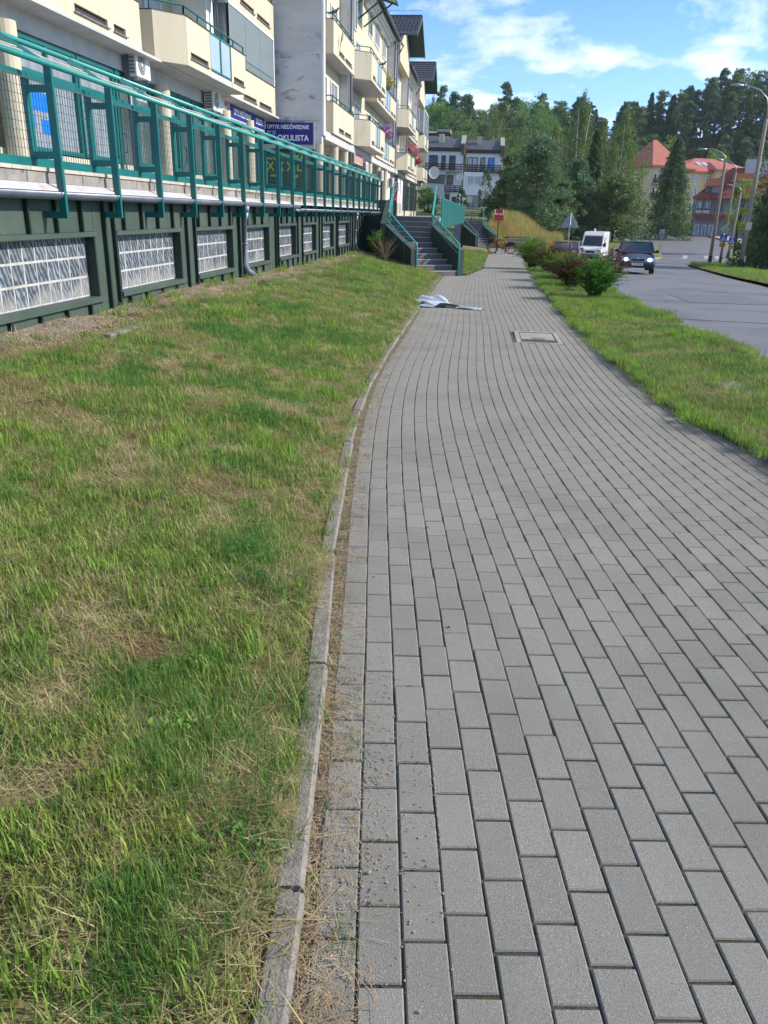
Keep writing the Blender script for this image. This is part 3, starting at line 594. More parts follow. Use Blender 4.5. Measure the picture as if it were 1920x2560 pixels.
# gravelly debris strip between kerb and first paver column
strip('debris_dirt', lin(.3, 25.8, 200), lambda y: pl(y) - .005, lambda y: pl(y) + .055, lambda x, y: gz(y) - .004 + .003 * math.sin(x * 90) * math.sin(y * 60), 'haydirt', 4, 'stuff')
pb = leaf = None
def pebble(seed, m):
    r = np.random.default_rng(seed); bm = bmesh.new(); bmesh.ops.create_icosphere(bm, subdivisions=1, radius=1)
    for v in bm.verts: v.co *= r.uniform(.75, 1.2)
    bmesh.ops.scale(bm, vec=(1, .8, .55), verts=bm.verts); me = bpy.data.meshes.new('pebble'); bm.to_mesh(me); bm.free(); me.materials.append(M[m]); return bpy.data.objects.new('pebble', me)
gp = []
for i in range(5000):
    y = 6.0 + 19 * rnd.random(); x = -4.0 + abs(rnd.gauss(0, .24)); gp.append((x, y, lawn_z(x, y) + .005, rnd.uniform(0, 6), rnd.uniform(.007, .019), 0))
for i in range(9000):
    y = .8 + 11 * rnd.random() ** 1.6; x = pl(y) + .01 + min(.34, abs(rnd.expovariate(15 + 9 * math.sin(y * 2.7)))); gp.append((x, y, gz(y) + .001, rnd.uniform(0, 6), rnd.uniform(.0012, .0042), 0))
for i in range(14):
    y = rnd.uniform(1, 5); x = rnd.uniform(pl(y), pl(y) + .5); gp.append((x, y, gz(y) + .004, rnd.uniform(0, 6), rnd.uniform(.004, .009), 0))
scatter('gravel', [pebble(3, 'gravel'), pebble(4, 'gravel')], gp)
# thin concrete edging lying along the wall foot
eg = thing('edging_strip', None, None); eg['kind'] = 'structure'
for y in (7.0, 9.0, 13.0, 14.05, 15.1, 17.3, 18.35, 19.4):
    o = MB().box(-.04, .04, -.5, .5, -.1, .02).build('edging_stone', 'oldslab', eg, bevel=.006, loc=(-3.42 + rnd.uniform(-.03, .03), y + .5, lawn_z(-3.42, y + .5) - .004)); o.rotation_euler = (-.01, .06, rnd.uniform(-.03, .03))

# ================================================================== BASEMENT WALL with glass blocks
XW = -4.05
WIN = [(6.15, 8.24), (8.76, 10.75), (11.36, 13.14), (13.78, 15.5), (16.24, 17.85), (18.53, 20.13), (20.9, 22.61), (23.3, 25.3)]
ZB, ZT, ZTOP = .60, 1.20, 1.62
bw = thing('basement_wall', 'dark green metal clad basement wall with glass block windows along the lawn', 'wall', (XW, 5, 0))
OFF = Vector((-XW, -5, 0))
def L_(x, y, z): return (x - XW, y - 5, z)
seams = [4.95 + .5 * i for i in range(55)]
def clad(y0, y1, z0, z1, m='clad'):
    cuts = [y0] + [s for s in seams if y0 + .06 < s < y1 - .06] + [y1]
    for a, b in zip(cuts, cuts[1:]):
        p = MB().box(-.03, rnd.uniform(0, .004), a - 5 + .002, b - 5 - .002, z0, z1); p.build('cladding_panel', m, bw)
    for s in cuts[1:-1]:
        MB().box(.005, .045, s - 5 - .014, s - 5 + .014, z0 + .002, z1 - .002).build('standing_seam', 'seamshade', bw)
prev = 4.6
for (a, b) in WIN:
    clad(prev, a, .05, ZTOP)
    if a > 6: MB().box(.0, .045, a - 5 - .10, a - 5 - .075, .05, ZTOP).build('standing_seam', 'seamshade', bw)
    clad(a, b, ZT + .055, ZTOP); clad(a, b, .05, ZB - .07)
    w = thing('glass_block_window', None, None, (0, a - 5, 0)); w.parent = bw
    W = b - a; MB().box(-.16, -.0965, -.05, W + .05, ZB - .02, ZT + .03).build('mortar_panel', 'mortar', w)
    n = round(W / .2); pw = W / n
    vent = {2: 1, 4: 1, 6: 1}.get(WIN.index((a, b)))
    gb = MB().box(-.03, .0075, -pw / 2 + .013, pw / 2 - .013, -.088, .088).mesh('glass_block', 'glassblock' if 'glassblock' in M else 'pane2')
    for i in range(n):
        for j in range(3):
            if vent and i == 0 and j == 1:
                vt = MB().box(-.03, .02, -.09, .09, -.095, .095, 0)
                for q in range(5): vt.add([(.021, -.075, -.075 + q * .035), (.021, .075, -.075 + q * .035), (.032, .075, -.06 + q * .035), (.032, -.075, -.06 + q * .035)], [(0, 1, 2, 3)], 1)
                vt.build('vent_grille', ['pvc', 'acdark'], w, loc=(-.10, pw * .5, ZB + .3)); continue
            if WIN.index((a, b)) == 4 and i == 0 and j == 1:
                MB().box(-.03, .012, -.06, .06, -.11, .11).build('wooden_board', 'tile', w, loc=(-.10, pw * .5, ZB + .3)); continue
            o = link('glass_block', gb, w, loc=(-.10, pw * (i + .5), ZB + .1 + .2 * j)); o.rotation_euler = (0, rnd.uniform(-.02, .02), rnd.uniform(-.03, .03))
    fr = MB(); fr.box(-.10, .03, -.02, W + .02, ZT + .002, ZT + .052); fr.box(-.10, .05, -.03, W + .05, ZB - .062, ZB - .006)
    fr.build('flashing', 'clad', w, bevel=.004)
    jb = MB(); jb.box(-.10, .012, W - .03, W + .0, ZB - .004, ZT + .0); jb.box(-.10, .012, 0, .02, ZB - .004, ZT); jb.build('jamb', 'cladd', w)
    prev = b
clad(prev, 31.9, .05, ZTOP)

# ================================================================== TERRACE EDGE (slab, coping, gutter, downpipes)
te = thing('terrace', 'raised shop terrace with tiled coping and zinc gutter above the green wall', 'terrace', (XW, 5, 0))
MB().box(-4.6, .04, -1.5, 27, 1.63, 1.79).build('deck_slab', 'slab', te)
y = 4.9
while y < 31.8:
    l = rnd.choice((.52, 1.02, .78)); MB().box(.02, .075, y - 5, min(y + l, 31.9) - 5 - .012, 1.69, 1.785).build('edge_stone', 'slabedge', te, bevel=.004); y += l
y = 4.9; tm = MB().box(.0, .09, -.147, .147, 1.79, 1.822).mesh('coping_tile', 'tile')
while y < 31.6: link('coping_tile', tm, te, loc=(0, y + .15 - 5, 0)); y += .3
fl = MB(); fl.add([(.06, -.1, 1.695), (.06, 26.9, 1.695), (.17, 26.9, 1.645), (.17, -.1, 1.645)], [(0, 1, 2, 3)]); fl.add([(.17, -.1, 1.645), (.17, 26.9, 1.645), (.172, 26.9, 1.625), (.172, -.1, 1.625)], [(0, 1, 2, 3)])
fl.build('drip_flashing', 'flash', te)
tl = MB()
for i in range(150): tl.box(.062, .07, i * .18 - .006, i * .18 + .006, 1.69, 1.712)
o = tl.build('flashing_clip', 'black', te); o['kind'] = 'stuff'
gt = MB(); n = 9
for (y0, y1) in ((-.1, 12.45), (12.48, 26.9)):
    ring = [(.155 + .062 * math.cos(math.pi + math.pi * k / n), 1.618 + .062 * math.sin(math.pi + math.pi * k / n)) for k in range(n + 1)]
    z = 0 if y0 < 5 else -.07
    vs = [(x, y0, zz + z) for x, zz in ring] + [(x, y1, zz + z) for x, zz in ring]
    gt.add(vs, [(k, k + 1, n + 2 + k, n + 1 + k) for k in range(n)])
gu = gt.build('gutter', 'zinc', te, smooth=True); gu.data.materials[0] = M['zinc']; md = gu.modifiers.new('thick', 'SOLIDIFY'); md.thickness = .004
for k in range(-1, 22):
    br = MB(); yy = 7.31 + 1.18 * k - 5 - .07; zz = 1.618 - (0 if yy < 12.45 else .07)
    br.tube([(.155 + .066 * math.cos(math.pi + math.pi * i / 6), yy, zz + .066 * math.sin(math.pi + math.pi * i / 6)) for i in range(7)], .008, 5); br.build('gutter_bracket', 'acdark', te)
for yy, zf in ((13.45, .62), (25.95, .52)):
    z0 = 1.56 if yy < 15 else 1.49
    dp = MB(); dp.tube([(.155, yy - 5, z0), (.155, yy - 5, z0 - .1)], [.06, .05], 12); dp.tube([(.155, yy - 5, z0 - .09), (.12, yy - 5, z0 - .22), (.12, yy - 5, zf), (.15, yy - 5 + .03, zf - .10), (.22, yy - 5 + .10, zf - .16)], .047, 12)
    dp.tube([(.12, yy - 5, .95), (.12, yy - 5, .98)], .053, 12)
    dp.build('downpipe', 'zinc', te, smooth=True)

# ================================================================== TERRACE RAILING
XP = -3.86
rl = thing('terrace_railing', 'long teal steel railing with mesh panels along the terrace edge', 'railing', (XP, 5, 0))
ym = [7.31 + 1.18 * k for k in range(-1, 22)]
pm = MB(); pm.box(-.034, .034, -.02, .02, 1.39, 2.63); pm.box(-.19, -.035, -.018, .018, 1.39, 1.45); pm.box(-.21, -.19, -.05, .05, 1.36, 1.48)
pm.box(-.23, -.035, -.018, .018, 1.895, 1.955); pm.box(-.23, -.035, -.018, .018, 2.435, 2.495); pm = pm.mesh('railing_post', 'teal')
for y in ym: link('railing_post', pm, rl, bevel=0, loc=(0, y - 5, 0))
ht = MB(); ht.tube([(0, .9, 2.66), (0, 27.3, 2.66)], .027, 12); ht.build('handrail', 'tealtube', rl, smooth=True)
ut = MB(); ut.tube([(-.26, .9, 2.84), (-.26, 27.3, 2.84)], .024, 12); ut.build('upper_rail', 'tealtube', rl, smooth=True)
sm = MB(); sm.obox((-.01, 0, 2.65), (-.25, -.30, 2.83), .012, .05); sm = sm.mesh('rail_strut', 'teal')
for y in ym: link('rail_strut', sm, rl, loc=(0, y - 5, 0))
cb = MB()
for q, (dx, dz) in enumerate(((-.16, 2.755), (-.13, 2.73), (-.20, 2.55))):
    cb.tube([(dx, .9 + i * .59, dz - .012 * (i % 2)) for i in range(46)], .007, 5)
cb.build('cable', 'tile', rl)
x0, x1 = -.26, -.22
fm = MB(); W = 1.08
fm.box(x0, x1, -.02, W, 1.825, 1.905); fm.box(x0, x1, -.02, W, 2.555, 2.60); fm.box(x0, x1, -.055, -.02, 1.825, 2.60); fm.box(x0, x1, W, W + .035, 1.825, 2.60); fm = fm.mesh('frame_panel', 'teal')
M['wire'] = mat('wire_green', (.01, .06, .05), .5)
wm = MB()
for i in range(1, 22): yy = i * W / 22; wm.box(-.243, -.239, yy - .0016, yy + .0016, 1.905, 2.555)
for i in range(1, 9): zz = 1.905 + i * .65 / 9; wm.box(-.239, -.235, 0, W, zz - .0016, zz + .0016)
wm = wm.mesh('wire_mesh', 'wire')
for y in ym[:-1]:
    p = link('frame_panel', fm, rl, loc=(0, y - 5 + .08, 0)); link('wire_mesh', wm, p)
# ================================================================== BUILDING HELPERS
def local(mb, o, u):
    u = Vector(u).normalized(); n = u.cross(Vector((0, 0, 1))); o = Vector(o)
    mb.v = [tuple(o + u * v[0] + n * v[1] + Vector((0, 0, v[2]))) for v in mb.v]; return mb
def win(parent, o, u, W, H, fr='pvc', pn='pane', nx=1, nz=1, t=.06, d=.05, name='window', zs=None, sill=None):
    f = MB(); f.box(0, t, 0, d, 0, H); f.box(W - t, W, 0, d, 0, H); f.box(t, W - t, 0, d, 0, t); f.box(t, W - t, 0, d, H - t, H)
    for i in range(1, nx): x = W * i / nx; f.box(x - t / 2, x + t / 2, 0, d - .004, t, H - t)
    for z in (zs or [H * i / nz for i in range(1, nz)]): f.box(t, W - t, 0, d - .008, z - t / 2, z + t / 2)
    w = local(f, o, u).build(name, fr, parent)
    p = MB(); p.box(t * .5, W - t * .5, .0, .014, t * .5, H - t * .5); local(p, o, u).build('pane', pn, w)
    if sill: s = MB(); s.box(-.05, W + .05, 0, .12, -.05, -.002); local(s, o, u).build('sill', sill, w)
    return w
def balcony(parent, path, zb, zt, front, slots=(), opens=(), rail=.22, extra=None, railx=(None, None), m='cream'):
    """path: outline from wall to wall, front = index of the street-side segment (runs along +Y)"""
    mb = MB(); cx_ = sum(p[0] for p in path) / len(path); cy_ = sum(p[1] for p in path) / len(path); mb.prism([(p[0] + (.012 if p[0] < cx_ else -.012), p[1] + (.012 if p[1] < cy_ else -.012)) for p in path], zb - .004, zb + .15, 1)
    cap = MB(); T = .13; rp = []
    for i, (p, q) in enumerate(zip(path, path[1:])):
        if i == front:
            x = p[0]; y0, y1 = p[1], q[1]; segs = []; y = y0
            for a, b in sorted(opens): segs.append((y, a)); y = b
            segs.append((y, y1))
            for a, b in segs:
                sl = [s for s in slots if s[0] > a and s[1] < b]
                mb.wall((x, a), (x, b), zb, zb + .20, T); yy = a
                for s0, s1 in sl: mb.wall((x, yy), (x, s0), zb + .20, zb + .33, T); yy = s1
                mb.wall((x, yy), (x, b), zb + .20, zb + .33, T); mb.wall((x, a), (x, b), zb + .33, zt, T)
                cap.wall((x + .02, a - .01), (x + .02, b + .01), zt - .004, zt + .03, T + .04)
        else:
            if i == front - 1 and abs(p[1] - q[1]) < .03: q = (q[0] - T, q[1])
            if i == front + 1 and abs(p[1] - q[1]) < .03: p = (p[0] - T, p[1])
            mb.wall(p, q, zb, zt, T); cap.wall(p, q, zt - .003 - .001 * i, zt + .028 + .002 * (i % 2), T + .02)
    bl = mb.build('balcony', [m, 'soffit'], parent)
    cap.build('parapet_cap', 'darkcap', bl)
    fx = path[front][0]; fy0, fy1 = path[front][1], path[front + 1][1]
    for s0, s1 in slots:
        st = MB(); st.box(fx - .02, fx + .05, s0 - .05, s1 + .05, zb + .165, zb + .185, 0); st.build('drip_strip', 'metalstrip', bl)
        st = MB(); st.box(fx - .11, fx - .06, s0, s1, zb + .20, zb + .33); st.build('slot_shade_strip', 'slotshade', bl)  # dark strip standing in for the shade inside the slot
    if rail:
        r = MB(); z = zt + rail; ins = .06; pts = []
        for i, p in enumerate(path[1:-1] if len(path) > 3 else path): pts.append((p[0] - ins, p[1], z))
        if railx[0]: pts = [(path[0][0], pts[0][1] + .03, z)] + pts
        r.tube(pts, .024, 6)
        for a, b in zip(pts, pts[1:]):
            n = max(1, round((Vector(b) - Vector(a)).length / 1.1))
            for k in range(n + 1): q = Vector(a).lerp(Vector(b), k / n); r.box(q.x - .017, q.x + .017, q.y - .017, q.y + .017, zt, z)
        r.build('railing', 'teal', bl)
    for a, b in opens:
        n = 2; w = (b - a) / n
        for k in range(n):
            ya, yb = a + k * w + .02, a + (k + 1) * w - .02; f = MB(); x = fx - .05
            f.box(x, x + .04, ya, ya + .04, zb + .18, zt + .03); f.box(x, x + .04, yb - .04, yb, zb + .18, zt + .03); f.box(x, x + .04, ya + .04, yb - .04, zb + .18, zb + .22); f.box(x, x + .04, ya + .04, yb - .04, zt - .02, zt + .03); f.box(x + .012, x + .028, ya + .04, yb - .04, zb + .22, zt - .02, 1)
            f.build('frosted_panel', ['teal', 'frost'], bl)
    return bl
def ac_unit(label, x, y, z, group='air conditioner units on the facade', W=.82, H=.56, D=.3, ry=0):
    """front faces +X"""
    t = thing('air_conditioner', label, 'air conditioner', (x, y, z), ry, group)
    MB().box(-D, 0, -W / 2, W / 2, 0, H).build('casing', 'ac', t, bevel=.015)
    f = MB(); f.add([(.004, -.10 + .22 * math.cos(a), H / 2 + .22 * math.sin(a)) for a in [i * math.pi / 12 for i in range(24)]], [tuple(range(24))]); g = f.build('fan_grille', 'acdark', t)
    r = MB()
    for q in (.06, .12, .18): r.tube([(.008, -.10 + q * math.cos(a), H / 2 + q * math.sin(a)) for a in [i * math.pi / 8 for i in range(17)]], .005, 4, cap=False)
    r.box(.004, .012, -.13, -.07, H / 2 - .03, H / 2 + .03); r.build('fan_ring', 'ac', t)
    s = MB()
    for q in range(6): s.box(-D + .03, -.05, -W / 2 - .012, -W / 2 - .002, .06 + q * .075, .11 + q * .075)
    s.build('side_louver', 'acdark', t)
    b = MB(); b.box(-D - .1, -.02, -W / 2 + .08, -W / 2 + .12, -.05, 0); b.box(-D - .1, -.02, W / 2 - .12, W / 2 - .08, -.05, 0); b.build('bracket', 'galv', t)
    return t
def column(parent, x, y, z0, z1, r=.2):
    MB().tube([(x, y, z0), (x, y, z1)], r, 18).build('column', 'cream', parent, smooth=False)
def drain(parent, x, y, z0, z1, r=.05): MB().tube([(x, y, z0), (x, y, z1)], r, 8).build('downpipe', 'zincd', parent, smooth=True)
M['zincd'] = mat('dark_downpipe', (0.16, 0.17, 0.21), .45, metal=.3)

# ================================================================== BLOCK A : near apartment building over the shops
A = thing('apartment_building', 'near cream apartment block over shops, with bay balconies and a glazed loggia', 'building')
XS = -8.72
MB().box(-20, -9.5, 4, 32.98, 4.83, 13).build('upper_wall', 'cream', A)
MB().box(-20, XS - .5, 4, 32.95, 1.78, 4.84).build('shop_wall', 'cream', A)
bm_ = MB(); bm_.box(XS - .3, -8.58, 4, 32.85, 4.46, 4.80); bm_.build('beam', 'soffit', A)
MB().box(-9.6, -8.0, 4, 32.9, 4.80, 4.86).build('soffit_slab', 'soffit', A)
pt = MB().box(XS - .02, XS + .05, 6, 32.9, 1.80, 2.44).build('plinth', 'tile', A)
for y in (9.2, 14.7, 21.9, 27.2, 30.0): column(A, -8.5, y, 1.8, 4.47, .22)
# shop windows: (y0, y1, pane, mullions)
for y0, y1, pn, nx in ((9.6, 14.3, 'shopglass', 3), (15.2, 17.55, 'pane2', 2), (17.6, 19.35, 'pane2', 1), (20.45, 21.55, 'shopglass', 1), (22.3, 23.4, 'pane2', 1), (24.6, 26.6, 'shopglass', 2), (27.7, 29.4, 'shopglass', 2), (30.2, 31.8, 'shopglass', 2)):
    win(A, (XS, y0, 2.46), (0, 1, 0), y1 - y0, 1.98, 'teal', pn, nx, 1, .08, .09, 'shop_window', zs=[1.38])
for y0, nm in ((19.4, 0), (23.45, 1)):   # shop doors
    d = win(A, (XS, y0, 1.84), (0, 1, 0), 1.0, 2.6, 'teal', 'shopglass', 1, 1, .1, .1, 'shop_door', zs=[1.95])
    h = MB(); h.tube([(XS + .11, y0 + .2, 2.7), (XS + .17, y0 + .2, 2.72), (XS + .17, y0 + .2, 3.1), (XS + .11, y0 + .2, 3.12)], .014, 6); h.build('handle', 'black', d)
# posters in the shop window
for i, (y, z, w, h) in enumerate(((15.35, 3.20, .95, .32), (15.3, 2.86, .45, .26), (16.0, 2.80, .42, .26))):
    MB().box(XS + .016, XS + .022, y, y + w, z, z + h).build('window_poster', 'poster', A)
[text_mesh('lettering', s_, .16, 'whitev', A, face_mtx((XS + .03, 21.0, z_), (0, 1, 0)), squeeze=.75) for s_, z_ in (('KSIĘGARNIA', 4.22), ('STERNIK 84', 4.02))]
drain(A, -8.45, 19.75, 1.85, 4.8, .055)
# canopy balconies
balcony(A, [(-9.6, 6), (-8.1, 6), (-8.1, 19.85), (-9.6, 19.85)], 4.83, 5.86, 1, [(10.2, 12), (13, 14.6), (16.66, 18.1), (18.4, 19.0)])
b2 = [(-9.6, 20.6), (-8.1, 20.62), (-7.5, 21.28), (-7.5, 26.4), (-8.9, 26.4)]
balcony(A, b2, 4.83, 5.89, 2, [(21.5, 22.85), (25.15, 26.2)], [(23.05, 24.95)])
b3 = [(-9.6, 26.42), (-8.1, 26.42), (-8.1, 32.5), (-9.6, 32.5)]
bb = balcony(A, b3, 4.78, 5.84, 1, [(28.2, 29.8), (30.2, 31.9)], rail=0)
r = MB(); r.tube([(-8.14, 28.7, 6.12), (-8.14, 32.4, 6.12)], .024, 6); r.tube([(-8.14, 28.7, 5.93), (-8.14, 32.4, 5.93)], .015, 5)
for i in range(15): r.box(-8.155, -8.125, 28.7 + i * .262, 28.72 + i * .262, 5.86, 6.12)
r.build('railing', 'teal', bb)
for k, zb in ((2, 7.5), (3, 10.2)):
    balcony(A, b3, zb, zb + 1.03, 1, [(28.2, 29.8), (30.2, 31.9)], rail=.2)
    balcony(A, b2, zb + .05, zb + 1.08, 2, [(21.5, 22.85), (25.15, 26.2)], [(23.05, 24.95)])
    balcony(A, [(-9.6, 6), (-8.1, 6), (-8.1, 19.85), (-9.6, 19.85)], zb, zb + 1.03, 1, [(16.66, 18.1)])
# glazing of the loggia: frameless panes in a slim white frame
lg = MB(); lg.box(-8.16, -8.10, 26.9, 32.5, 7.40, 7.49); lg.box(-8.16, -8.10, 32.40, 32.5, 5.87, 7.40); lg.box(-9.5, -8.17, 26.86, 26.92, 7.40, 7.47); lo = lg.build('loggia_glazing', 'pvc', A)
def clear_glass():
    m = bpy.data.materials.new('clear_glass'); m.use_nodes = True; nt = m.node_tree; b = nt.nodes['Principled BSDF']; b.inputs['Base Color'].default_value = (.3, .36, .38, 1); b.inputs['Roughness'].default_value = .04; b.inputs['Specular IOR Level'].default_value = 1
    tr = nt.nodes.new('ShaderNodeBsdfTransparent'); tr.inputs[0].default_value = (.72, .78, .8, 1); ms = nt.nodes.new('ShaderNodeMixShader'); ms.inputs[0].default_value = .32
    nt.links.new(b.outputs[0], ms.inputs[1]); nt.links.new(tr.outputs[0], ms.inputs[2]); nt.links.new(ms.outputs[0], nt.nodes['Material Output'].inputs[0]); return m
M['clear'] = clear_glass()
for y0, y1 in ((26.95, 28.75), (28.77, 30.57), (30.59, 32.38)): MB().box(-8.135, -8.125, y0, y1, 5.88, 7.40).build('pane', 'clear', lo)
MB().box(-9.45, -8.2, 26.88, 26.89, 5.88, 7.40).build('pane', 'clear', lo)
it = MB(); it.box(-9.2, -8.6, 31.0, 32.0, 5.0, 6.45); it.box(-9.0, -8.5, 29.9, 30.5, 5.0, 6.3); it.build('stored_boxes', 'greyrender', A)
# wall fin, windows behind balconies
MB().box(-9.55, -8.45, 25.75, 26.38, 4.9, 13).build('wall_fin', 'white', A)
drain(A, -8.25, 26.1, 4.9, 13)
win(A, (-9.49, 21.3, 5.4), (0, 1, 0), 1.5, 2.0, 'pvc', 'pane2', 2); win(A, (-9.49, 23.6, 5.0), (0, 1, 0), 1.2, 2.35, 'pvc', 'blind', 1); win(A, (-9.49, 17.5, 5.2), (0, 1, 0), 1.6, 2.1, 'pvc', 'pane2', 2); win(A, (-9.49, 28.2, 5.0), (0, 1, 0), 2.2, 2.2, 'pvc', 'pane', 2)
ac_unit('white air conditioner on the shop beam beside the dark downpipe, nearest of the row', -8.22, 20.15, 4.36)
ac_unit('white air conditioner on the shop beam left of the white alarm panel', -8.22, 25.75, 4.28)
al = thing('alarm_box', 'small white alarm box with a red lamp beside the nearest air conditioner', 'alarm box', (-8.56, 20.75, 4.52)); MB().box(0, .09, 0, .22, 0, .24).build('case', 'ac', al); MB().box(.09, .11, .02, .12, .08, .2).build('lamp', 'red', al)
al = thing('alarm_unit', 'white alarm panel with a red corner lamp beside the second air conditioner', 'alarm box', (-8.55, 26.7, 4.35)); MB().box(0, .08, 0, .8, 0, .44).build('case', 'ac', al); MB().box(.082, .1, .55, .7, .26, .4).build('lamp', 'red', al)
# fascia sign
fs = thing('fascia_sign', 'long navy fascia sign lettered OPTYK NIEDŹWIEDNIK OKULISTA under the glazed loggia', 'shop sign', (-8.5, 27.9, 4.36))
MB().box(-.06, .0, -.14, 4.38, -.05, .44).build('case', 'soffit', fs); MB().box(.0, .012, 0, 4.33, 0, .40).build('face', 'navy', fs)
text_mesh('lettering', 'OPTYK NIEDŹWIEDNIK', .27, 'whitev', fs, face_mtx((.016, 1.45, .2), (0, 1, 0)), squeeze=.74, bold=.004)
text_mesh('lettering', 'OKULISTA', .27, 'whitev', fs, face_mtx((.016, 3.62, .2), (0, 1, 0)), squeeze=.80, bold=.004)

# ================================================================== BLOCK B : with the grey gable
def unit_shop(parent, y0, y1, z0, x=-6.95, sill=.55, ztop=4.2):
    n = max(1, round((y1 - y0) / 3.2)); w = (y1 - y0) / n
    for k in range(n):
        win(parent, (x, y0 + k * w + .25, z0 + sill), (0, 1, 0), w - .5, ztop - z0 - sill - .35, 'tealdk', 'shopglass', 2, 1, .07, .07, 'shop_window', zs=[(ztop - z0 - sill) * .62])
M['tealdk'] = mat('dark_frame', (0.02, 0.06, 0.06), .5)
B = thing('apartment_building', 'stepped cream block with a bare grey gable wall facing the viewer', 'building')
MB().box(-20, -6.39, 33.0, 33.3, 4.0, 14.2).build('gable_wall', 'greywall', B)
MB().box(-20, -6.9, 33.3, 60, 4.0, 12.4).build('upper_wall', 'cream', B)
MB().box(-20, -7.0, 33.35, 60, 1.2, 4.02).build('shop_wall', 'cream', B)
MB().box(-6.392, -6.30, 33.02, 33.32, 4.3, 14).build('corner_pilaster', 'white', B)
MB().box(-7.0, -6.3, 33.35, 60, 4.18, 4.48).build('beam', 'soffit', B)
pn = MB().box(-8.78, -6.64, 32.88, 32.995, 3.78, 4.72).build('sign_panel', 'soffit', B)
win(B, (-8.68, 33.34, 1.95), (1, 0, 0), 1.9, 1.82, 'tealdk', 'shopglass', 2, 1, .06, .05, 'shop_window')
column(B, -6.52, 33.15, 1.4, 4.05, .17)
for y in (36.6, 39.3, 44, 48, 52, 56): column(B, -6.55, y, 1.3, 4.2, .2)
for (a, b) in ((33.6, 36.3), (36.9, 39.1), (39.6, 43.7), (44.3, 47.7), (48.3, 51.7), (52.3, 55.7), (56.3, 59.5)): unit_shop(B, a, b, 1.45)
gs = thing('gable_sign', 'large navy sign lettered OPTYK NIEDŹWIEDNIK OKULISTA with a bear outline on the grey gable', 'shop sign', (-8.7, 32.86, 3.93))
MB().box(0, 1.99, -.008, .018, 0, .78).build('board', 'navy', gs)
text_mesh('lettering', 'OPTYK NIEDŹWIEDNIK', .2, 'whitev', gs, face_mtx((1.0, -.012, .61), (1, 0, 0)), squeeze=.80, bold=.003)
text_mesh('lettering', 'OKULISTA', .285, 'whitev', gs, face_mtx((1.19, -.012, .22), (1, 0, 0)), squeeze=.95, bold=.005)
em = MB(); cx, cz = .33, .33
def ring_(x, z, rx, rz, a0=0, a1=360, r=.008): em.tube([(x + rx * math.cos(R(a0 + (a1 - a0) * i / 14)), -.012, z + rz * math.sin(R(a0 + (a1 - a0) * i / 14))) for i in range(15)], r, 4, cap=False)
ring_(cx - .12, cz + .09, .055, .055, 20, 290); ring_(cx + .12, cz + .09, .055, .055, -110, 160); ring_(cx, cz, .115, .13, -50, 230); ring_(cx - .045, cz + .0, .03, .025); ring_(cx + .045, cz, .03, .025); ring_(cx, cz - .055, .022, .03)
em.build('emblem', 'whitev', gs)
lt = thing('window_lettering', 'lime green window lettering ODZIEŻ MĘSKA XXXL under the navy gable sign', 'lettering', (-8.7, 33.26, 1.95))
for s, sz, z, sq in (('ODZIEŻ MĘSKA', .25, 1.53, .92), ('X X X L', .46, 1.18, .9), ('www.               .pl', .17, .86, .9)): text_mesh('lettering', s, sz, 'lime', lt, face_mtx((.72, 0, z), (1, 0, 0)), squeeze=sq, bold=.008)
l2 = thing('side_window_lettering', 'lime green letters in the shop window round the gable corner', 'lettering', (-6.86, 34.2, 3.3)); text_mesh('lettering', 'XL  OD', .42, 'lime', l2, face_mtx((0, .7, .15), (0, 1, 0)), squeeze=.8, bold=.01)
cable = MB(); cable.tube([(-8.3 + i * .19, 32.985, 4.80 + .012 * math.sin(i)) for i in range(11)], .012, 5); cable.build('wall_cable', 'soffit', B)
def RECT(y0, y1, x=-6.2): return [(-7.0, y0), (x, y0), (x, y1), (-7.0, y1)]
def TRAP(y0, y1, xf=-5.58, xs=-6.3): return [(-7.0, y0), (xs, y0 + .02), (xf, y0 + .55), (xf, y1), (-7.0, y1)]
def sl(y0, y1): m = (y0 + y1) / 2; return [(y0 + .7, m - .25), (m + .25, y1 - .7)]
ZL, ZU, PH = 4.5, 7.37, 1.16
for zb in (ZL, ZU):
    balcony(B, RECT(34.55, 40.0), zb, zb + PH, 1, [(35.9, 37.2), (37.5, 39.2)], railx=(1, 0))
    balcony(B, TRAP(40.75, 47.35), zb + .02, zb + PH, 2, [(41.9, 42.9), (45.6, 46.9)], [(43.3, 45.2)], railx=(1, 0))
    balcony(B, RECT(48.5, 58.8), zb, zb + PH, 1, [(49.0, 50.3), (50.6, 51.5), (55.8, 57.0), (57.3, 58.4)], [(52.2, 55.2)], railx=(1, 0))
for y0, y1 in ((34.55, 40.0), (48.5, 58.8)):       # recessed loggia walls between
    lw = MB(); lw.box(-7.0, -6.5, y1 - .02, y1 + .7, ZL, 12.3); lw.build('shaded_loggia_wall', 'greywall', B)  # grey stands in for the shadow on this side wall
    MB().box(-6.48, -6.42, y1 + .05, y1 + .62, ZL + .3, 12.0).build('pilaster', 'white', B); drain(B, -6.36, y1 + .1, 1.5, 12.2, .06)
for zb in (ZL, ZU, ZU + 2.85):
    for y, w in ((35.2, 1.4), (37.6, 1.6), (41.9, 1.3), (44.4, 1.8), (49.3, 1.6), (52.2, 2.0), (56, 1.6)):
        win(B, (-6.895, y, zb + .6), (0, 1, 0), w, 1.75, 'pvc', 'pane2' if (y * 7) % 3 > 1.5 else 'pane', 2)
MB().box(-6.9, -6.28, 40.2, 41.0, ZU + 1.2, 12.4).build('wall_bay', 'cream', B)
win(B, (-6.27, 40.3, 9.3), (0, 1, 0), .6, 1.9, 'pvc', 'pane', 1)
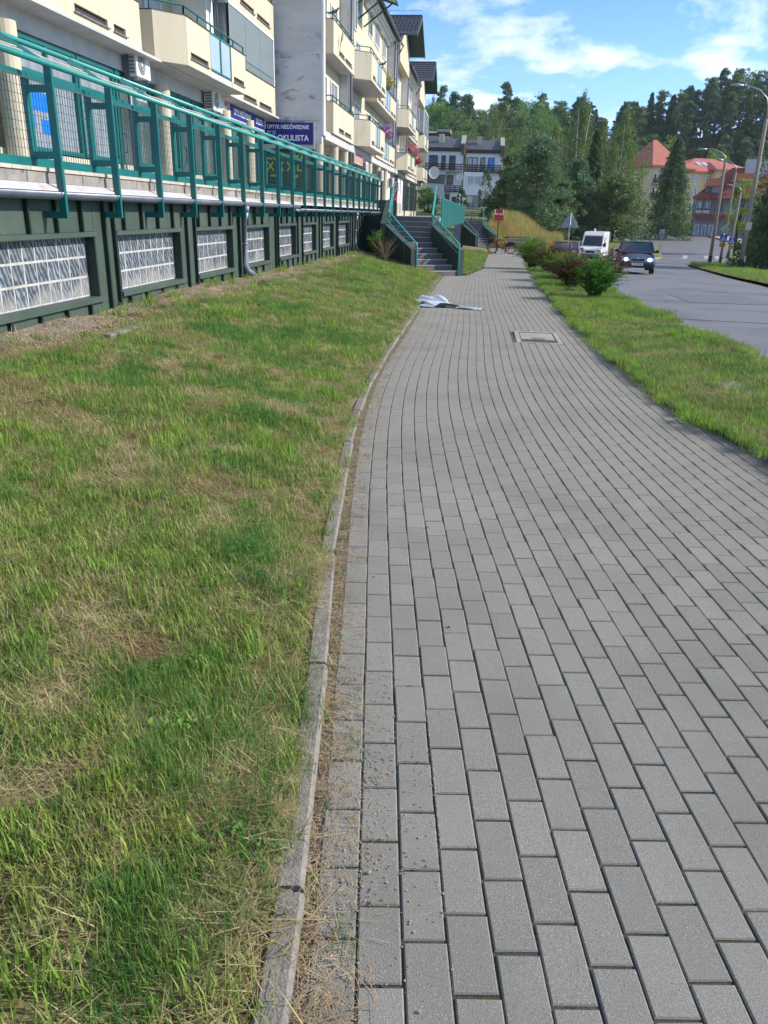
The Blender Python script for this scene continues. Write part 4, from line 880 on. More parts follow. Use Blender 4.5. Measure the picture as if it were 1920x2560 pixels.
# eaves: dark tile edge over a stepped cornice, gutter
def eaves(parent, y0, y1, z=12.35, x=-6.35):
    c = MB(); c.box(-7.0, x - .30, y0, y1, z - .46, z - .30); c.box(-7.0, x - .15, y0, y1, z - .298, z - .16); c.box(-7.0, x, y0, y1, z - .158, z); c.build('cornice', 'white', parent)
    t = MB(); n = 9; ny = max(2, int((y1 - y0) / .3)); dx, dz = -.36, .30
    for i in range(n): t.add([(x + .22 + dx * i, y0 - .05, z + .03 + dz * i), (x + .22 + dx * i, y1 + .05, z + .03 + dz * i), (x + .22 + dx * (i + 1.05), y1 + .05, z + .0 + dz * (i + 1)), (x + .22 + dx * (i + 1.05), y0 - .05, z + .0 + dz * (i + 1)), (x + .22 + dx * i, y0 - .05, z - .03 + dz * i), (x + .22 + dx * i, y1 + .05, z - .03 + dz * i)], [(0, 1, 2, 3), (4, 5, 1, 0)])
    t.build('roof', 'tileroof', parent)
    g = MB(); g.tube([(x + .27, y0 - .05, z - .03), (x + .27, y1 + .05, z - .03)], .07, 8); g.tube([(x + .27, y1 - .1, z - .1), (x + .05, y1 - .1, z - .45), (-6.5, y1 - .1, z - .6), (-6.5, y1 - .1, z - 1.6)], .05, 8); g.build('gutter', 'zincd', parent, smooth=True)
eaves(B, 35.5, 40.2); eaves(B, 47.6, 59.5)
# glazed steel canopy over the top bay balcony
cn = thing('balcony_canopy', 'green steel balcony canopy with pale glazing high on the cream block', 'canopy', (-6.85, 41.0, 11.2))
c = MB(); P0, P1 = (0, 0, 1.1), (1.75, 0, .55)
for y in (0, 2.2, 4.4, 6.3): c.obox((0, y, 1.1), (1.8, y, .55), .07, .09); c.obox((.0, y, -.45), (1.5, y, .62), .06, .07)
for x, z in ((.0, 1.1), (.9, .83), (1.8, .55)): c.obox((x, -.05, z), (x, 6.4, z), .08, .08)
c.obox((0, 0, -.5), (0, 0, 1.1), .09, .09); c.obox((1.75, 0, .55), (.9, 0, 0), .06, .06)
c.build('frame', 'tealdk2' if 'tealdk2' in M else 'teal', cn)
for i, (y0, y1) in enumerate(((.06, 2.15), (2.25, 4.35), (4.45, 6.25))):
    for (xa, xb) in ((.05, .86), (.95, 1.76)):
        za, zb_ = 1.14 - .3056 * xa, 1.14 - .3056 * xb; MB().add([(xa, y0, za), (xb, y0, zb_), (xb, y1, zb_), (xa, y1, za), (xa, y0, za + .01), (xb, y0, zb_ + .01), (xb, y1, zb_ + .01), (xa, y1, za + .01)], [(0, 3, 2, 1), (4, 5, 6, 7), (0, 1, 5, 4), (1, 2, 6, 5), (2, 3, 7, 6), (3, 0, 4, 7)]).build('glazing', 'frost', cn)

# ================================================================== BLOCKS C and D : cross-gabled
def cross_gable(parent, yc, half, zr, ze, xo):
    """tiled cross gable, ridge along X, overhanging the street at xo"""
    MB().xprism([(yc - half + .35, 11.5), (yc + half - .35, 11.5), (yc + half - .35, ze - .05), (yc, zr - .28), (yc - half + .35, ze - .05)], -12, xo - 1.15).build('gable_wall', 'cream', parent)
    for sgn in (-1, 1):
        t = MB(); n = 8; x0, x1 = -12, xo
        for i in range(n):
            ya, yb = yc + sgn * half * i / n, yc + sgn * half * (i + 1.06) / n; za, zb_ = zr + (ze - zr) * i / n, zr + (ze - zr) * (i + 1) / n
            m = 26
            for k in range(m):
                xa, xb = x0 + (x1 - x0) * k / m, x0 + (x1 - x0) * (k + 1) / m; xm = (xa + xb) / 2
                t.add([(xa, ya, za), (xm, ya, za + .06), (xb, ya, za), (xa, yb, zb_ + .05), (xm, yb, zb_ + .11), (xb, yb, zb_ + .05), (xa, yb, zb_ - .03), (xb, yb, zb_ - .03)], [(0, 1, 4, 3), (1, 2, 5, 4), (3, 4, 5, 7, 6)])
        o = t.build('roof_tiles', 'tileroof', parent); o['kind'] = 'stuff'
        u = MB(); u.add([(-12, yc, zr - .1), (xo, yc, zr - .1), (xo, yc + sgn * half, ze - .1), (-12, yc + sgn * half, ze - .1)], [(0, 1, 2, 3)]); u.build('roof_lining', 'tealdk', parent)
        MB().obox((xo + .02, yc, zr - .08), (xo + .02, yc + sgn * (half + .1), ze - .12), .05, .26).build('barge_board', 'tealdk', parent)
        g = MB(); g.tube([(-8, yc + sgn * (half + .12), ze - .05), (xo, yc + sgn * (half + .12), ze - .05)], .08, 8); g.build('gutter', 'zincd', parent)
    rd = MB(); rd.tube([(-12, yc, zr + .03), (xo, yc, zr + .03)], .1, 8); rd.build('ridge_tiles', 'tileroof', parent)
    ar = MB()
    for x in (-11, -9, -7.5): ar.box(x - .012, x + .012, yc - .01, yc + .01, zr, zr + .4)
    ar.obox((-12, yc, zr + .38), (xo, yc, zr + .38), .02, .02); ar.build('snow_wire', 'acdark', parent)
C_ = thing('apartment_building', 'middle cream block with the first dark tiled cross gable, violet flowers below', 'building')
MB().box(-20, -6.9, 60, 79, 1.0, 12.4).build('upper_wall', 'cream', C_)
D_ = thing('apartment_building', 'far end cream block with the second dark tiled gable and a satellite dish', 'building')
MB().box(-20, -6.9, 79, 88.5, 1.0, 12.4).build('upper_wall', 'cream', D_)
for zb in (ZL, ZU):
    balcony(C_, TRAP(61.8, 68.8, -5.62, -6.4), zb, zb + PH, 2, [(63, 64.5), (66.8, 68.2)], [(64.8, 66.6)], railx=(1, 0))
    balcony(C_, RECT(70.0, 78.6), zb, zb + PH, 1, [(70.6, 72.4), (72.8, 73.8), (76.6, 78)], [(74, 76.2)], railx=(1, 0))
    balcony(D_, TRAP(80.6, 87.2, -5.75, -6.45), zb, zb + PH, 2, [(82, 83.2), (85.4, 86.6)], [(83.5, 85.2)], railx=(1, 0))
for P_, ys in ((C_, (62.6, 65.3, 71, 74, 76.5)), (D_, (81.4, 84.5))):
    for zb in (ZL, ZU, ZU + 2.85):
        for y in ys: win(P_, (-6.895, y, zb + .6), (0, 1, 0), 1.6, 1.75, 'pvc', 'pane2' if (y * 3) % 2 > 1 else 'pane', 2)
for P_, y1 in ((C_, 69.0), (D_, 79.2), (C_, 60.2)):
    MB().box(-6.9, -6.42, y1, y1 + .8, ZL, 12.3).build('pilaster', 'white', P_); drain(P_, -6.35, y1 + .1, 1.3, 12.2, .06)
for P_, y0, y1 in ((C_, 60.3, 69), (C_, 69.5, 78.8), (D_, 79.5, 88)): MB().box(-7.0, -6.3, y0, y1, 4.2, 4.5).build('beam', 'soffit', P_); unit_shop(P_, y0, y1, 1.2, -6.88)
eaves(C_, 69.4, 79); eaves(C_, 59.8, 61.2)
cross_gable(C_, 65.2, 4.0, 14.9, 13.1, -5.15); cross_gable(D_, 84.2, 4.0, 15.0, 13.0, -5.15)
# glazed conservatory on the far end balcony
cv = MB()
for y in (80.9, 82.6, 84.3, 86, 87.1): cv.box(-5.86, -5.80, y, y + .07, ZU + PH + .05, ZU + 3.3)
for z in (ZU + PH + .05, ZU + 3.25): cv.box(-5.86, -5.80, 80.9, 87.15, z, z + .08)
for x in (-6.7, -6.3, -5.9): cv.box(x, x + .06, 80.85, 80.9, ZU + PH + .05, ZU + 3.3)
g = cv.build('balcony_glazing', 'pvc', D_); MB().box(-5.84, -5.82, 81, 87.1, ZU + PH + .13, ZU + 3.25).build('pane', 'pane2', g); MB().box(-6.7, -5.9, 80.87, 80.89, ZU + PH + .13, ZU + 3.25).build('pane', 'pane2', g)
def dish(name, label, loc, rz, r=.45):
    t = thing(name, label, 'satellite dish', loc, rz); m = MB(); n = 14; rows = [(0, -.1)] + [(r * k / 3, -.1 + .1 * (k / 3) ** 2) for k in (1, 2, 3)]
    vs = [(0, -.1, 0)]; fs = []
    for k in (1, 2, 3): vs += [(rows[k][0] * math.cos(2 * math.pi * i / n), rows[k][1], rows[k][0] * 1.1 * math.sin(2 * math.pi * i / n)) for i in range(n)]
    fs += [(0, 1 + i, 1 + (i + 1) % n) for i in range(n)]
    for k in (0, 1): fs += [(1 + k * n + i, 1 + (k + 1) * n + i, 1 + (k + 1) * n + (i + 1) % n, 1 + k * n + (i + 1) % n) for i in range(n)]
    m.add(vs, fs); p = m.build('reflector', 'ac', t, smooth=True); MB().tube([(0, -.1, -r * .9), (0, .38, -.1), (0, .42, 0)], .02, 5).build('feed_arm', 'galv', t); MB().obox((0, -.08, -.02), (0, -.5, -.25), .05, .05).build('bracket', 'galv', t); return t
dish('satellite_dish', 'round white satellite dish on the far end balcony of the cream row', (-5.0, 86.8, 5.5), R(195), .55)
# flower boxes
def flowers(label, x, y0, y1, z, mats, n=240):
    t = thing('flower_box', label, 'flower box', (x, y0, z), 0, None); MB().box(-.1, .1, 0, y1 - y0, -.16, .02).build('trough', 'darkcap', t)
    V, F, mi = [], [], []; r = np.random.default_rng(int(y0 * 10))
    for i in range(n):
        c = np.array([r.normal(.05, .16), r.uniform(0, y1 - y0), r.normal(.12, .14)]); a, b = r.normal(0, 1, 3), r.normal(0, 1, 3); a /= np.linalg.norm(a); b /= np.linalg.norm(b); s = .07; o = len(V)
        V += [c - a * s, c + b * s, c + a * s, c - b * s]; F.append((o, o + 1, o + 2, o + 3)); mi.append(0 if r.random() < .35 else 1 + int(r.random() * (len(mats))))
    link('blossoms', rawmesh('blossoms', V, F, ['broad'] + mats, mi), t); return t
flowers('violet and pink petunias in the box on the middle block balcony', -6.02, 48.4, 52.2, ZL + PH + .2, ['petalv', 'petalv', 'petalp'], 520)
flowers('bright pink petunias along the bay balcony of the middle block', -5.5, 62.0, 68.5, ZL + PH + .3, ['petalp'], 620)
flowers('red geraniums on the balcony beside the satellite dish', -6.0, 76.6, 78.4, ZL + PH + .25, ['petalr'], 300)
flowers('trailing orange and green plants on the upper balcony', -6.02, 50.2, 52.6, ZU + PH + .1, ['orangeroof', 'broadyellow'], 320)
# air conditioners, shop sign along the row
ac_unit('white air conditioner seen edge-on under the balconies beside the pink sign', -6.1, 44.2, 3.42, ry=0)
ac_unit('second white air conditioner along the stepped shop row', -6.1, 51.2, 3.35); ac_unit('third white air conditioner further along the shop row, near the stair top', -6.1, 57.5, 3.2); ac_unit('farthest white air conditioner on the shop row', -6.1, 61.5, 3.1)
pk = thing('shop_sign', 'faded pink fascia sign under the bay balcony past the grey gable', 'shop sign', (-6.28, 40.8, 3.75)); MB().box(-.05, 0, 0, 2.9, 0, .55).build('case', 'soffit', pk); MB().box(0, .012, .12, 2.8, .06, .5).build('face', mat('faded_pink', (.42, .2, .18), .6, (.5, .3, .27), 4), pk)
rd = thing('hanging_banner', 'red figure-shaped banner hanging by the far shop door', 'banner', (-6.55, 62.3, 1.8)); MB().tube([(0, 0, 1.5), (0, 0, 1.3), (0, 0, .9), (0, .05, .5), (0, 0, .1)], [.05, .16, .22, .26, .08], 8).build('cloth', 'red', rd, smooth=True); MB().box(-.02, .02, -.02, .02, 1.5, 1.75).build('hook', 'acdark', rd)
for i, y in enumerate((57.2, 64.6, 66.9)):
    s_ = thing('white_shutter', ('closed white shutter behind the end of the teal railing', 'closed white shutter right of the red banner', 'closed white shutter by the far corner of the shops')[i], 'shutter', (-6.5, y, 1.5)); MB().box(-.05, 0, 0, 1.7, .75, 2.6).build('leaf', 'white', s_); MB().box(-.06, .02, -.05, 1.75, .0, .74).build('plinth', 'tile', s_)
# birds
def bird(label, loc, rz):
    t = thing('pigeon', label, 'bird', loc, rz, 'dark pigeons on the balcony rails')
    m = MB(); m.tube([(-.30, 0, .03), (-.17, 0, .09), (-.06, 0, .13), (.05, 0, .165), (.10, 0, .215), (.125, 0, .25), (.16, 0, .262), (.185, 0, .258)], [.012, .03, .062, .062, .036, .034, .026, .004], 8); m.build('body', 'birdm', t, smooth=True)
    for s in (-1, 1): w = MB(); w.tube([(.03, s * .05, .16), (-.08, s * .058, .125), (-.2, s * .035, .07)], [.02, .032, .006], 6); w.build('wing', 'birdm', t, smooth=True); l = MB(); l.tube([(-.01, s * .025, .08), (0, s * .025, 0)], .006, 4); l.build('leg', 'acdark', t)
    MB().tube([(.185, 0, .258), (.215, 0, .25)], [.009, .002], 5).build('beak', 'acdark', t); return t
M['birdm'] = mat('pigeon_feathers', (0.06, 0.065, 0.075), .6, (0.1, 0.105, .12), 30)
bird('dark pigeon on the upper balcony rail beside the grey gable', (-6.26, 35.2, ZU + PH + .245), R(10)); bird('dark pigeon on the bay balcony rail against the sky', (-5.66, 46.6, ZU + PH + .245), R(5))
wd = thing('wall_weed', 'dry weed growing out of the upper balcony slot', 'weed', (-6.15, 35.7, ZU + .3)); m = MB()
for i in range(9): a = rnd.uniform(-.5, .9); m.tube([(0, 0, 0), (.05, .1 * a, .3), (.08 + .05 * rnd.random(), .3 * a + .1, .45 + .3 * rnd.random())], .008, 4)
m.build('stalks', 'haydirt', wd)
# ================================================================== STAIRS
def make_stair():
    t = thing('staircase', 'near concrete staircase with teal handrails beside the end of the green wall', 'staircase', (-.6, 26.2, -.34))
    e = Vector((.79, .613)); d = Vector((-.613, .79)); Rr = Vector((0, 0)); Ll = -1.64 * e
    def at_(s, k): p = (Rr if s > 0 else Ll) + d * k; return (p.x, p.y)
    for k in range(6):
        a, b = .3 * k, .3 * (k + 1) if k < 5 else 2.1
        st = MB(); st.prism([at_(-1, a), at_(1, a), at_(1, b), at_(-1, b)], -.5, .16 * (k + 1)); o = st.build('step', 'step', t, bevel=.006)
        n = MB(); n.prism([at_(-1, a - .012), at_(1, a - .012), at_(1, a + .05), at_(-1, a + .05)], .16 * (k + 1) - .022, .16 * (k + 1) + .003); n.build('nosing', 'nosing', o)
    for k in range(5):
        a = 1.42 + .3 * k; z = .96 + .16 * (k + 1)
        o = MB().box(-2.46, -.98, a, a + (.3 if k < 4 else .5), -.5, z).build('step', 'step', t, bevel=.006)
        MB().box(-2.46, -.98, a - .012, a + .05, z - .022, z + .003).build('nosing', 'nosing', o)
    def slope_wall(s, name):
        w = MB(); q = .2; p0, p1 = at_(s, -.02), at_(s, 1.62); off = e * (q * s); z0, z1 = .80, 1.52
        vs = []
        for p, z in ((p0, z0), (p1, z1)):
            for o2 in ((0, 0), (off.x, off.y)): vs += [(p[0] + o2[0], p[1] + o2[1], -.5), (p[0] + o2[0], p[1] + o2[1], z)]
        w.add(vs, [(0, 1, 3, 2), (4, 6, 7, 5), (0, 4, 5, 1), (2, 3, 7, 6), (1, 5, 7, 3), (0, 2, 6, 4)], 0); w.mi[-2] = 1  # top face keeps the lighter green, sides get the painted shade
        return w.build(name, ['cladshade', 'clad'], t)
    slope_wall(1, 'side_wall'); slope_wall(-1, 'side_wall')
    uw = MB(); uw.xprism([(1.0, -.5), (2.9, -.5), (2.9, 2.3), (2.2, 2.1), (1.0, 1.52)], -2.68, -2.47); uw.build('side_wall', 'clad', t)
    uw = MB(); uw.xprism([(1.28, -.5), (2.9, -.5), (2.9, 1.6), (1.28, 1.3)], -.97, -.78); uw.build('side_wall', 'cladshade', t)
    for s, top in ((1, [(-.98, 1.36, 1.86), (-.98, 2.9, 2.76)]), (-1, [(-2.46, 1.40, 1.86), (-2.46, 2.9, 2.80)])):
        p0 = at_(s, -.02); h = MB(); pk = at_(s, 1.62)
        for dz, r0 in ((0, .027), (-.30, .018)):
            pts = [(p0[0], p0[1], .96 + dz), (pk[0], pk[1], 1.84 + dz)] + [(x, y, z + dz) for x, y, z in top]
            if dz == 0: pts = [(p0[0], p0[1], 0), (p0[0], p0[1], .93)] + pts
            h.tube(pts, r0, 8)
        h.build('handrail', 'tealtube', t, smooth=True)
        ps = MB()
        for k in (.35, .95, 1.5):
            q = at_(s, k); z = .96 + .88 * (k / 1.64); n_ = e * (.23 * s); ps.obox((q[0] + n_.x, q[1] + n_.y, z - .75), (q[0] + n_.x, q[1] + n_.y, z - .12), .05, .012); ps.obox((q[0] + n_.x, q[1] + n_.y, z - .14), (q[0], q[1], z - .02), .03, .05)
        for (x, y, z) in top: ps.box(x - .018, x + .018, y - .018, y + .018, z - .9, z)
        ps.box(top[0][0] - .014, top[0][0] + .014, 2.05, 2.09, 1.6, 2.3); ps.build('railing_post', 'teal', t)
    return t
M['cladshade'] = mat('shaded_stair_wall', (0.022, 0.045, 0.038), .6, (.03, .055, .045), 2)  # darker copy of the cladding, with the shade put into its colour
st1 = make_stair(); copy_tree(st1, (1.24, 58.8, -.66), 0, 'far concrete staircase with teal handrails behind the red bicycle')
wk = thing('raised_walkway', 'raised walkway edged with solid teal panels to the right of the near stair', 'walkway', (0, 29, 1.42))
def wz(y): return -.31 * max(0, min(1, (y - 30) / 30))
w = MB(); w.add([(-7, .2, -.02), (-1.42, .2, -.02), (-1.2, 32, -.08), (-7, 32, -.08), (-7, .2, -.14), (-1.42, .2, -.14), (-1.2, 32, -.2), (-7, 32, -.2)], [(0, 1, 2, 3), (7, 6, 5, 4), (0, 4, 5, 1), (1, 5, 6, 2), (2, 6, 7, 3), (3, 7, 4, 0)]); w.build('deck', 'slab', wk)
MB().box(-8, -3.3, -.1, .0, -1.8, .0).build('retaining_wall', 'cladshade', wk); MB().box(-4.4, -3.25, 2.9, 3.0, -1.9, .55).build('retaining_wall', 'cladshade', wk)
for i in range(13):
    y0, y1 = 30.0 + 2.08 * i, 30.0 + 2.08 * (i + 1) - .03; xa, xb = -1.40 + .33 * (y0 - 30) / 27, -1.40 + .33 * (y1 - 30) / 27; zz = wz(y0) * .2
    p = MB(); p.obox((xa, y0 - 29, .12 + zz), (xb, y1 - 29, .12 + zz), .03, 1.0); p.build('teal_panel', 'teal', wk)
    f = MB(); f.obox((xa, y0 - 29, .635 + zz), (xb, y1 - 29, .635 + zz), .05, .03); f.obox((xa + .005, y0 - 29, -.41 + zz), (xa + .005, y0 - 29, .65 + zz), .05, .05); f.build('panel_frame', 'tealtube', wk)
for y in (12, 15, 18.5, 22): MB().box(-1.22, -1.14, y, y + .08, -2.1, -.4).build('support_post', 'zinc', wk)
rr = MB()
for z in (.05, .35, .65): rr.tube([(-3.2, 31.5, z - .3), (.6, 31.5, z - .3)], .025, 6)
for x in (-3.2, -1.9, -.6, .6): rr.box(x - .025, x + .025, 31.47, 31.53, -.6, .36)
rr.build('rear_railing', 'teal', wk)

# ================================================================== BICYCLE, BENCH, SIGN OF THE BIKE STAND
bk = thing('bicycle', 'red hire bicycle with black rear fender parked on the path', 'bicycle', (1.45, 50.2, gz(50)))
def wheel(x):
    w = thing('wheel', None, None, (x, 0, .34)); w.parent = bk
    m = MB(); m.tube([(.32 * math.cos(a), 0, .32 * math.sin(a)) for a in [i * math.pi / 14 for i in range(29)]], .024, 6, cap=False); m.build('tyre', 'rubber', w)
    m = MB(); m.tube([(.285 * math.cos(a), 0, .285 * math.sin(a)) for a in [i * math.pi / 10 for i in range(21)]], .012, 5, cap=False); m.tube([(0, -.05, 0), (0, .05, 0)], .03, 8)
    for i in range(10): a = i * math.pi / 5; m.obox((.02 * math.cos(a), 0, .02 * math.sin(a)), (.285 * math.cos(a), 0, .285 * math.sin(a)), .004, .004)
    m.build('rim', 'acdark', w)
wheel(-.55); wheel(.55)
f = MB(); f.tube([(-.42, 0, .92), (-.36, 0, .72), (-.1, 0, .36), (.1, 0, .34), (.55, 0, .34)], .036, 8); f.tube([(.1, 0, .34), (.2, 0, .86)], .026, 8); f.tube([(-.42, 0, .95), (-.55, -.05, .34)], .022, 6); f.tube([(-.42, 0, .95), (-.55, .05, .34)], .022, 6); f.tube([(.18, 0, .66), (.55, .05, .34)], .016, 6); f.build('frame', 'red', bk, smooth=True)
m = MB(); m.obox((-.33, 0, .70), (-.13, 0, .42), .05, .05); m.build('battery', 'plate', bk)
m = MB(); m.tube([(-.44, 0, .93), (-.46, 0, 1.06)], .02, 6); m.tube([(-.36, -.3, 1.08), (-.46, -.12, 1.06), (-.46, .12, 1.06), (-.36, .3, 1.08)], .016, 6); m.build('handlebar', 'black', bk)
m = MB(); m.obox((.08, 0, .93), (.36, 0, .95), .15, .05); m.tube([(.2, 0, .86), (.21, 0, .92)], .018, 6); m.build('saddle', 'black', bk)
m = MB(); m.xprism([(-.03, 0), (.03, 0), (.03, .1), (-.03, .1)], 0, .01); m = MB()
pr_ = [(.55 + .37 * math.cos(R(a)), .34 + .37 * math.sin(R(a))) for a in range(20, 176, 12)]; m.yprism([(x, z) for x, z in pr_] + [(.24, .42)], -.035, .035); m.build('rear_fender', 'black', bk)
m = MB(); m.box(-.86, -.56, -.17, .17, .62, .64); [m.box(x, x + .02, -.17, .17, .62, .86) for x in (-.86, -.58)]; [m.box(-.86, -.56, y, y + .02, .62, .86) for y in (-.17, .15)]; m.build('basket', 'black', bk)
m = MB(); m.tube([(.05, -.1, .3), (.05, -.16, .0)], .012, 5); m.tube([(-.02, 0, .3), (.18, 0, .3)], .05, 8); m.build('kickstand', 'acdark', bk)
rk_ = thing('bike_rack', 'black bent steel bicycle rack loop behind the red bicycle', 'bike rack', (1.45, 50.7, gz(50))); MB().tube([(-.32, 0, 0), (-.32, 0, .6), (-.2, 0, .78), (.12, 0, .78), (.24, 0, .6), (.24, 0, 0)], .03, 8).build('loop', 'black', rk_, smooth=True)
bs = thing('bike_stand_sign', 'red square bike hire sign on a thin dark post', 'sign', (1.14, 49.9, gz(50)))
MB().tube([(-.03, 0, 0), (0, 0, 2.2)], .028, 8).build('post', 'brownwood', bs)
MB().box(-.27, .27, -.03, .03, 1.90, 2.52).build('board', 'red', bs)
m = MB(); m.add([(-.27, -.034, 2.52), (-.2, -.034, 2.52), (-.24, -.034, 2.2), (-.27, -.034, 2.2)], [(0, 1, 2, 3)]); m.add([(.27, -.034, 2.52), (.2, -.034, 2.52), (.24, -.034, 2.2), (.27, -.034, 2.2)], [(0, 1, 2, 3)]); m.build('side_stripe', 'whitev', bs)
text_mesh('lettering', 'mevo', .19, 'whitev', bs, face_mtx((0, -.036, 2.27), (1, 0, 0)), bold=.006)
MB().box(-.14, .14, -.036, -.032, 2.05, 2.062).build('text_line', 'petalp', bs)
bn = thing('bench', 'weathered slatted bench at the end of the path behind the bicycle', 'bench', (2.55, 55.5, gz(50)))
for z, y in ((.62, .22), (.80, .25)): MB().box(-.75, .85, y, y + .035, z, z + .1).build('back_slat', 'woodgrey', bn)
for y in (-.22, -.08, .06): MB().box(-.75, .85, y, y + .11, .43, .465).build('seat_slat', 'woodgrey', bn)
for x in (-.55, .62): MB().box(x, x + .1, -.22, .2, 0, .43).build('leg', 'concrete', bn); MB().obox((x + .05, .2, .4), (x + .05, .27, .92), .06, .05).build('back_support', 'woodgrey', bn)
pt_ = thing('stone_block', 'dark stone block beside the weathered bench', 'block', (3.55, 54.6, gz(50))); MB().box(-.2, .2, -.2, .2, 0, .36).build('block', 'brownwood', pt_, bevel=.03); MB().box(.24, .36, -.1, .1, 0, .45).build('marker', 'plate', pt_, bevel=.02)
# broken umbrella on the paving
um = thing('broken_umbrella', 'broken pale umbrella lying collapsed on the grey block path', 'umbrella', (-.62, 15.9, gz(15.9)), R(-16))
def cloth(name, prof, m, parent, seed, thick=.006):
    r = np.random.default_rng(seed); V, F = [], []; n = len(prof); k = 8
    for x, y0, y1, z in prof:
        for j in range(k + 1):
            t = j / k; V.append((x + r.normal(0, .012), y0 + (y1 - y0) * t, .012 + z * math.sin(math.pi * min(1, t * 1.15)) ** 1.4 + abs(r.normal(0, .012)) + z * .35 * math.sin(t * 19 + x * 9) ** 2))
    for i in range(n - 1):
        for j in range(k): F.append((i * (k + 1) + j, i * (k + 1) + j + 1, (i + 1) * (k + 1) + j + 1, (i + 1) * (k + 1) + j))
    o = link(name, rawmesh(name, V, F, m, smooth=False), parent); md = o.modifiers.new('thick', 'SOLIDIFY'); md.thickness = thick; return o
cu = MB(); ang = [R(a) for a in (100, 122, 140, 158, 175, 192, 210, 228, 250)]; rr2 = [.5, .64, .60, .72, .66, .74, .62, .66, .46]
V = [(.22, .0, .06)] + [(.1 + .35 * math.cos(a), .42 * .55 * math.sin(a), .10 + (.07 if i % 2 else -.05)) for i, a in enumerate(ang)] + [(.1 + r_ * math.cos(a), r_ * .62 * math.sin(a), (.16 if i % 2 else .02) + .08 * (math.sin(a) > .2)) for i, (a, r_) in enumerate(zip(ang, rr2))]
F = [(0, 1 + i, 2 + i) for i in range(8)] + [(1 + i, 10 + i, 11 + i, 2 + i) for i in range(8)]
cu.add(V, F); o = cu.build('canopy', 'umb', um); md = o.modifiers.new('soft', 'SUBSURF'); md.levels = md.render_levels = 2; md = o.modifiers.new('thick', 'SOLIDIFY'); md.thickness = .004
cloth('torn_panel', [(-.52, -.42, -.28, .02), (-.3, -.45, -.26, .02), (-.05, -.42, -.2, .02)], 'umb', um, 6, .003)
cloth('dark_sleeve', [(.0, -.30, .02, .05), (.14, -.24, 0, .05), (.3, -.2, -.05, .03), (.4, -.16, -.08, .02)], 'black', um, 7, .003)
cloth('clear_panel', [(.36, -.24, .0, .02), (.55, -.3, .0, .015), (.75, -.32, -.02, .015), (.88, -.3, -.04, .01)], 'umb', um, 9, .003)
m = MB(); m.tube([(-.6, -.28, .05), (-.1, -.22, .05), (.5, -.16, .04), (.9, -.14, .02)], .009, 6)
for i in range(4): m.obox((.44 + i * .12, -.26, .035), (.44 + i * .12, -.02, .035), .012, .012)
m.build('rib', 'acdark', um)

